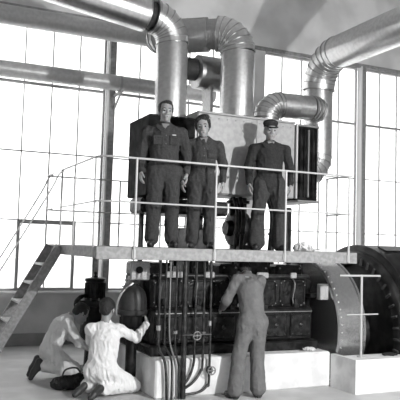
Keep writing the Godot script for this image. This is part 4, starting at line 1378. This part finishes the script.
func build_small() -> void:
	# a dark tool bag and a spanner on the floor
	var t := thing("tool_bag", Vector3(2.15, 0, -1.0), "dark limp tool bag on the floor beside the kneeling men", "bag")
	blob("bag_body", [egg(Vector3(2.12, 0.085, -1.02), Vector3(0.2, 0.085, 0.13)), egg(Vector3(2.25, 0.1, -0.98), Vector3(0.12, 0.1, 0.1)), egg(Vector3(2.0, 0.07, -1.05), Vector3(0.1, 0.07, 0.1))], 0.013, M.cloth_black, t, 0.015, 0.014, 10.0)
	var st := mb()
	add_tube(st, smooth_path([Vector3(2.02, 0.13, -1.0), Vector3(2.06, 0.25, -0.98), Vector3(2.2, 0.27, -0.96), Vector3(2.26, 0.17, -0.95)], 5), 0.012, 8)
	obj("bag_handle", st, M.leather, t)
	t = thing("spanner", Vector3(2.28, 0, -0.92), "steel spanner poking out of the dark tool bag", "spanner")
	st = mb()
	bar(st, Vector3(2.22, 0.18, -0.95), Vector3(2.4, 0.27, -0.98), 0.025, 0.01, 0.003)
	for a in [[0.0, 0.03], [0.03, 0.0]]:
		bar(st, Vector3(2.39, 0.265, -0.98) , Vector3(2.415 + a[0] * 0.5, 0.27 + a[1] * 0.9, -0.97 - a[0]), 0.014, 0.012, 0.003)
	obj("shank", st, M.dull_steel, t)
	t = thing("rag", Vector3(5.1, DECK, -0.26), "crumpled pale rag lying on the platform at the capped man's feet", "rag")
	blob("crumpled_cloth", [egg(Vector3(5.1, 1.88, -0.26), Vector3(0.1, 0.065, 0.09)), egg(Vector3(5.16, 1.86, -0.22), Vector3(0.06, 0.045, 0.07)), egg(Vector3(5.04, 1.86, -0.3), Vector3(0.06, 0.05, 0.07))], 0.009, M.cloth_offwhite, t, 0.01, 0.022, 16.0)
	st = mb()
	add_box(st, Vector3(5.42, 1.832, -0.3), Vector3(0.36, 0.02, 0.24), 0.004)
	add_box(st, Vector3(5.44, 1.852, -0.3), Vector3(0.3, 0.016, 0.22), 0.004, Basis(Vector3.UP, 0.2))
	tag(obj("folded_sheet", st, M.paper), "folded white sheet lying flat at the platform's right end", "sheet")
	t = thing("work_glove", Vector3(6.2, 0.44, 0.2), "dark work glove on top of the right concrete block", "glove")
	blob("glove_body", [cap(Vector3(6.12, 0.462, 0.22), Vector3(6.24, 0.464, 0.2), 0.035, 0.04, Vector3.UP, 0.5), cap(Vector3(6.24, 0.458, 0.2), Vector3(6.32, 0.456, 0.17), 0.014, 0.012), cap(Vector3(6.24, 0.458, 0.22), Vector3(6.33, 0.456, 0.21), 0.014, 0.012), cap(Vector3(6.22, 0.458, 0.24), Vector3(6.31, 0.456, 0.25), 0.014, 0.012), cap(Vector3(6.18, 0.458, 0.24), Vector3(6.22, 0.456, 0.29), 0.013, 0.011)], 0.007, M.cloth_black, t, 0.006)
	t = thing("cotton_waste", Vector3(5.2, 0.47, -0.25), "small wad of pale cotton waste on the plinth edge", "rag")
	blob("wad", [egg(Vector3(5.2, 0.5, -0.24), Vector3(0.07, 0.025, 0.05)), egg(Vector3(5.25, 0.496, -0.22), Vector3(0.04, 0.02, 0.04))], 0.008, M.cloth_offwhite, t, 0.008, 0.012, 20.0)

func build_flash() -> void:
	# the photographer's lamp to the right of the camera: its hard shadow falls on the pale casing
	var p := Vector3(5.32, 3.3, 5.9)
	var aim := Vector3(4.3, 2.3, -0.5)
	var d := (aim - p).normalized()
	var t := thing("photo_lamp", Vector3(p.x, 0, p.z), "photographer's bowl lamp on a tall tripod stand", "lamp")
	var st := mb()
	add_tube(st, [Vector3(p.x, 0.5, p.z) - d * 0.1, p - d * 0.12], 0.014, 8)
	obj("pole", st, M.frame, t)
	for i in 3:
		var a := TAU * i / 3.0
		st = mb()
		add_tube(st, [Vector3(p.x, 0.75, p.z) - d * 0.1, Vector3(p.x + cos(a) * 0.45, 0.012, p.z + sin(a) * 0.45)], 0.012, 8)
		obj("leg", st, M.frame, t)
	st = mb()
	add_lathe(st, [Vector2(0.03, -0.14), Vector2(0.06, -0.13), Vector2(0.12, -0.08), Vector2(0.155, 0.0), Vector2(0.15, 0.0), Vector2(0.115, -0.075), Vector2(0.055, -0.12), Vector2(0.0, -0.125)], along(p, d), 28)
	obj("reflector", st, M.bright_steel, t)
	st = mb()
	add_ball(st, p - d * 0.04, Vector3.ONE * 0.045, 16)
	obj("bulb", st, M.bulb, t)
	var l := SpotLight3D.new()
	l.name = "photo_lamp_light"
	add_child(l)
	l.look_at_from_position(p + d * 0.02, aim)
	l.spot_angle = 62.0
	l.spot_angle_attenuation = 0.6
	l.spot_range = 30.0
	l.spot_attenuation = 2.0
	l.light_size = 0.06
	l.light_energy = FLASH
	l.shadow_enabled = true

const FLASH := 34.0

func build_people() -> void:
	folds.seed = 17
	folds.noise_type = FastNoiseLite.TYPE_SIMPLEX_SMOOTH
	folds.frequency = 1.0
	folds.fractal_octaves = 2
	standing(Vector3(3.035, DECK, -0.3), -0.28, 1.84, {"label": "tall bareheaded man in dark work suit, leftmost on the platform", "cloth": M.cloth_dark, "top_name": "work_suit", "w": 1.14, "sw": 0.228, "buttons": 4, "look": Vector3(0.02, 0.1, 0), "pockets": [Vector3(0.1, 1.3, 0.125), Vector3(-0.1, 1.3, 0.125)], "pen": Vector3(0.1, 1.365, 0.15), "hem": 0.09, "group": "men on the platform"})
	standing(Vector3(3.57, DECK, -0.29), -0.34, 1.69, {"label": "bushy-haired young man in dark work suit, between two others on the platform", "cloth": M.cloth_dark_b, "top_name": "work_suit", "w": 1.1, "sw": 0.228, "hair": "bushy", "buttons": 5, "look": Vector3(0.12, -0.15, 0.12), "hx": -0.015, "pockets": [Vector3(0.1, 1.28, 0.12)], "hem": 0.09, "group": "men on the platform"})
	standing(Vector3(4.57, DECK, -0.3), -0.34, 1.74, {"label": "man in a peaked cap and dark jacket, rightmost on the platform", "cloth": M.cloth_black, "trousers": M.cloth_dark, "top_name": "jacket", "w": 1.18, "sw": 0.24, "hair": "cap", "spread": 0.145, "hem": 0.125, "look": Vector3(0.05, 0.05, 0), "collar_mat": M.cloth_black, "buttons": 0, "group": "men on the platform"})
	# standing worker leaning in under the platform, back to the camera
	var fw := Vector3(0.3, -0.25, -0.92).normalized()
	var hb := Basis(Vector3.UP, PI - 0.4) * Basis(Vector3.RIGHT, 0.9)
	person({
		"fwd": fw, "pelvis": Vector3(4.15, 0.93, 0.08), "chest": Vector3(4.16, 1.3, -0.02), "neck": Vector3(4.2, 1.49, -0.2), "head": Vector3(4.25, 1.52, -0.36), "hb": hb,
		"shl": Vector3(4.01, 1.44, -0.12), "shr": Vector3(4.33, 1.43, -0.06), "ell": Vector3(3.88, 1.17, -0.14), "elr": Vector3(4.4, 1.2, -0.26), "wrl": Vector3(3.92, 1.06, -0.32), "wrr": Vector3(4.33, 1.1, -0.44),
		"hpl": Vector3(4.07, 0.92, 0.07), "hpr": Vector3(4.23, 0.92, 0.09), "knl": Vector3(3.97, 0.5, 0.06), "knr": Vector3(4.22, 0.5, 0.08), "anl": Vector3(3.9, 0.1, 0.12), "anr": Vector3(4.21, 0.1, 0.14),
		"hel": Vector3(3.9, 0.042, 0.14), "her": Vector3(4.21, 0.042, 0.16), "tol": Vector3(3.86, 0.04, -0.03), "tor": Vector3(4.25, 0.04, -0.01),
		"hdl": [Vector3(0.1, -0.1, -1), Vector3(0.9, -0.4, 0), 1.0, 0.6], "hdr": [Vector3(-0.3, 0, -0.8), Vector3(0, -1, 0), -1.0, 0.6],
	}, {"at": Vector3(4.1, 0, 0.08), "label": "worker in grey overalls leaning in under the platform, back turned", "cloth": M.cloth_grey, "top_name": "overalls", "w": 1.02, "fold": 0.005, "hem": 0.1, "collar": false})
	# left kneeling man, facing right
	fw = Vector3(0.8, -0.55, 0).normalized()
	hb = Basis(Vector3.UP, PI / 2 + 0.15) * Basis(Vector3.RIGHT, 0.65)
	person({
		"fwd": fw, "pelvis": Vector3(2.02, 0.4, -1.75), "chest": Vector3(2.15, 0.68, -1.75), "neck": Vector3(2.28, 0.83, -1.75), "head": Vector3(2.43, 0.87, -1.74), "hb": hb,
		"shl": Vector3(2.22, 0.76, -1.93), "shr": Vector3(2.22, 0.76, -1.57), "ell": Vector3(2.36, 0.52, -1.98), "elr": Vector3(2.36, 0.5, -1.5), "wrl": Vector3(2.52, 0.4, -1.8), "wrr": Vector3(2.52, 0.42, -1.5),
		"hpl": Vector3(2.03, 0.36, -1.84), "hpr": Vector3(2.03, 0.36, -1.66), "knl": Vector3(2.4, 0.1, -1.92), "knr": Vector3(2.36, 0.1, -1.58), "anl": Vector3(1.95, 0.2, -1.87), "anr": Vector3(1.92, 0.2, -1.63),
		"hel": Vector3(1.88, 0.26, -1.87), "her": Vector3(1.86, 0.26, -1.63), "tol": Vector3(1.78, 0.045, -1.87), "tor": Vector3(1.76, 0.045, -1.63),
		"hdl": [Vector3(0.8, -0.3, 0.5), Vector3(0, -1, 0.2), -1.0, 0.7], "hdr": [Vector3(0.8, -0.5, 0.2), Vector3(0, -1, -0.3), 1.0, 0.7],
	}, {"at": Vector3(2.05, 0, -1.75), "label": "man in white overalls kneeling farther back, bent over the valve", "cloth": M.cloth_offwhite, "top_name": "overalls", "s": 0.97, "w": 1.14, "fold": 0.012, "hem": 0.085, "collar": false})
	# right kneeling man, seen from behind, reaching up to the filter
	fw = Vector3(0.5, -0.1, -0.86).normalized()
	hb = Basis(Vector3.UP, PI - 0.6) * Basis(Vector3.RIGHT, 0.15)
	person({
		"fwd": fw, "pelvis": Vector3(2.38, 0.34, -0.5), "chest": Vector3(2.42, 0.67, -0.52), "neck": Vector3(2.44, 0.88, -0.56), "head": Vector3(2.46, 1.04, -0.6), "hb": hb,
		"shl": Vector3(2.26, 0.8, -0.6), "shr": Vector3(2.59, 0.8, -0.48), "ell": Vector3(2.34, 0.62, -0.86), "elr": Vector3(2.8, 0.7, -0.46), "wrl": Vector3(2.55, 0.72, -0.93), "wrr": Vector3(2.96, 0.86, -0.52),
		"hpl": Vector3(2.31, 0.3, -0.55), "hpr": Vector3(2.46, 0.3, -0.47), "knl": Vector3(2.6, 0.1, -0.88), "knr": Vector3(2.82, 0.1, -0.56), "anl": Vector3(2.24, 0.12, -0.6), "anr": Vector3(2.4, 0.12, -0.42),
		"hel": Vector3(2.2, 0.13, -0.56), "her": Vector3(2.33, 0.13, -0.37), "tol": Vector3(2.07, 0.042, -0.5), "tor": Vector3(2.2, 0.042, -0.28),
		"hdl": [Vector3(0.6, 0.5, -0.3), Vector3(0.3, -0.4, -0.8), -1.0, 0.6], "hdr": [Vector3(0.1, 0.7, -0.5), Vector3(-0.5, 0.1, -0.8), -1.0, 0.6],
	}, {"at": Vector3(2.42, 0, -0.5), "label": "man in white overalls kneeling nearest, back turned, reaching up right", "cloth": M.cloth_white, "top_name": "overalls", "s": 0.98, "w": 1.16, "fold": 0.012, "hem": 0.09, "collar": false})

# ---------------------------------------------------------------- start
func _ready() -> void:
	rng.seed = 4
	var cam := Camera3D.new()
	cam.name = "camera"
	add_child(cam)
	var yaw := deg_to_rad(24.74)
	var pitch := deg_to_rad(4.0)
	var roll := deg_to_rad(1.59)
	var fwd := Vector3(sin(yaw) * cos(pitch), sin(pitch), -cos(yaw) * cos(pitch))
	var right := Vector3(cos(yaw), 0, sin(yaw))
	var up := right.cross(fwd)
	var cx := right * cos(roll) + up * sin(roll)
	var cy := up * cos(roll) - right * sin(roll)
	cam.transform = Transform3D(Basis(cx, cy, -fwd), Vector3(0, 1.85, 7.4))
	cam.fov = rad_to_deg(2.0 * atan(200.0 / 662.0))
	cam.near = 0.05
	cam.far = 200.0
	cam.current = true
	var we := WorldEnvironment.new()
	we.name = "environment"
	var env := Environment.new()
	env.background_mode = Environment.BG_COLOR
	env.background_color = Color(1, 1, 1)
	env.background_energy_multiplier = 3.2
	env.tonemap_mode = Environment.TONE_MAPPER_LINEAR
	env.tonemap_exposure = 1.2
	env.sdfgi_enabled = true
	env.ssao_enabled = true
	env.ssil_enabled = true
	we.environment = env
	add_child(we)
	make_materials()
	build_flash()
	build_room()
	build_engine()
	build_coolers()
	build_ducts()
	build_platform()
	build_pipes()
	build_pump()
	build_people()
	build_small()
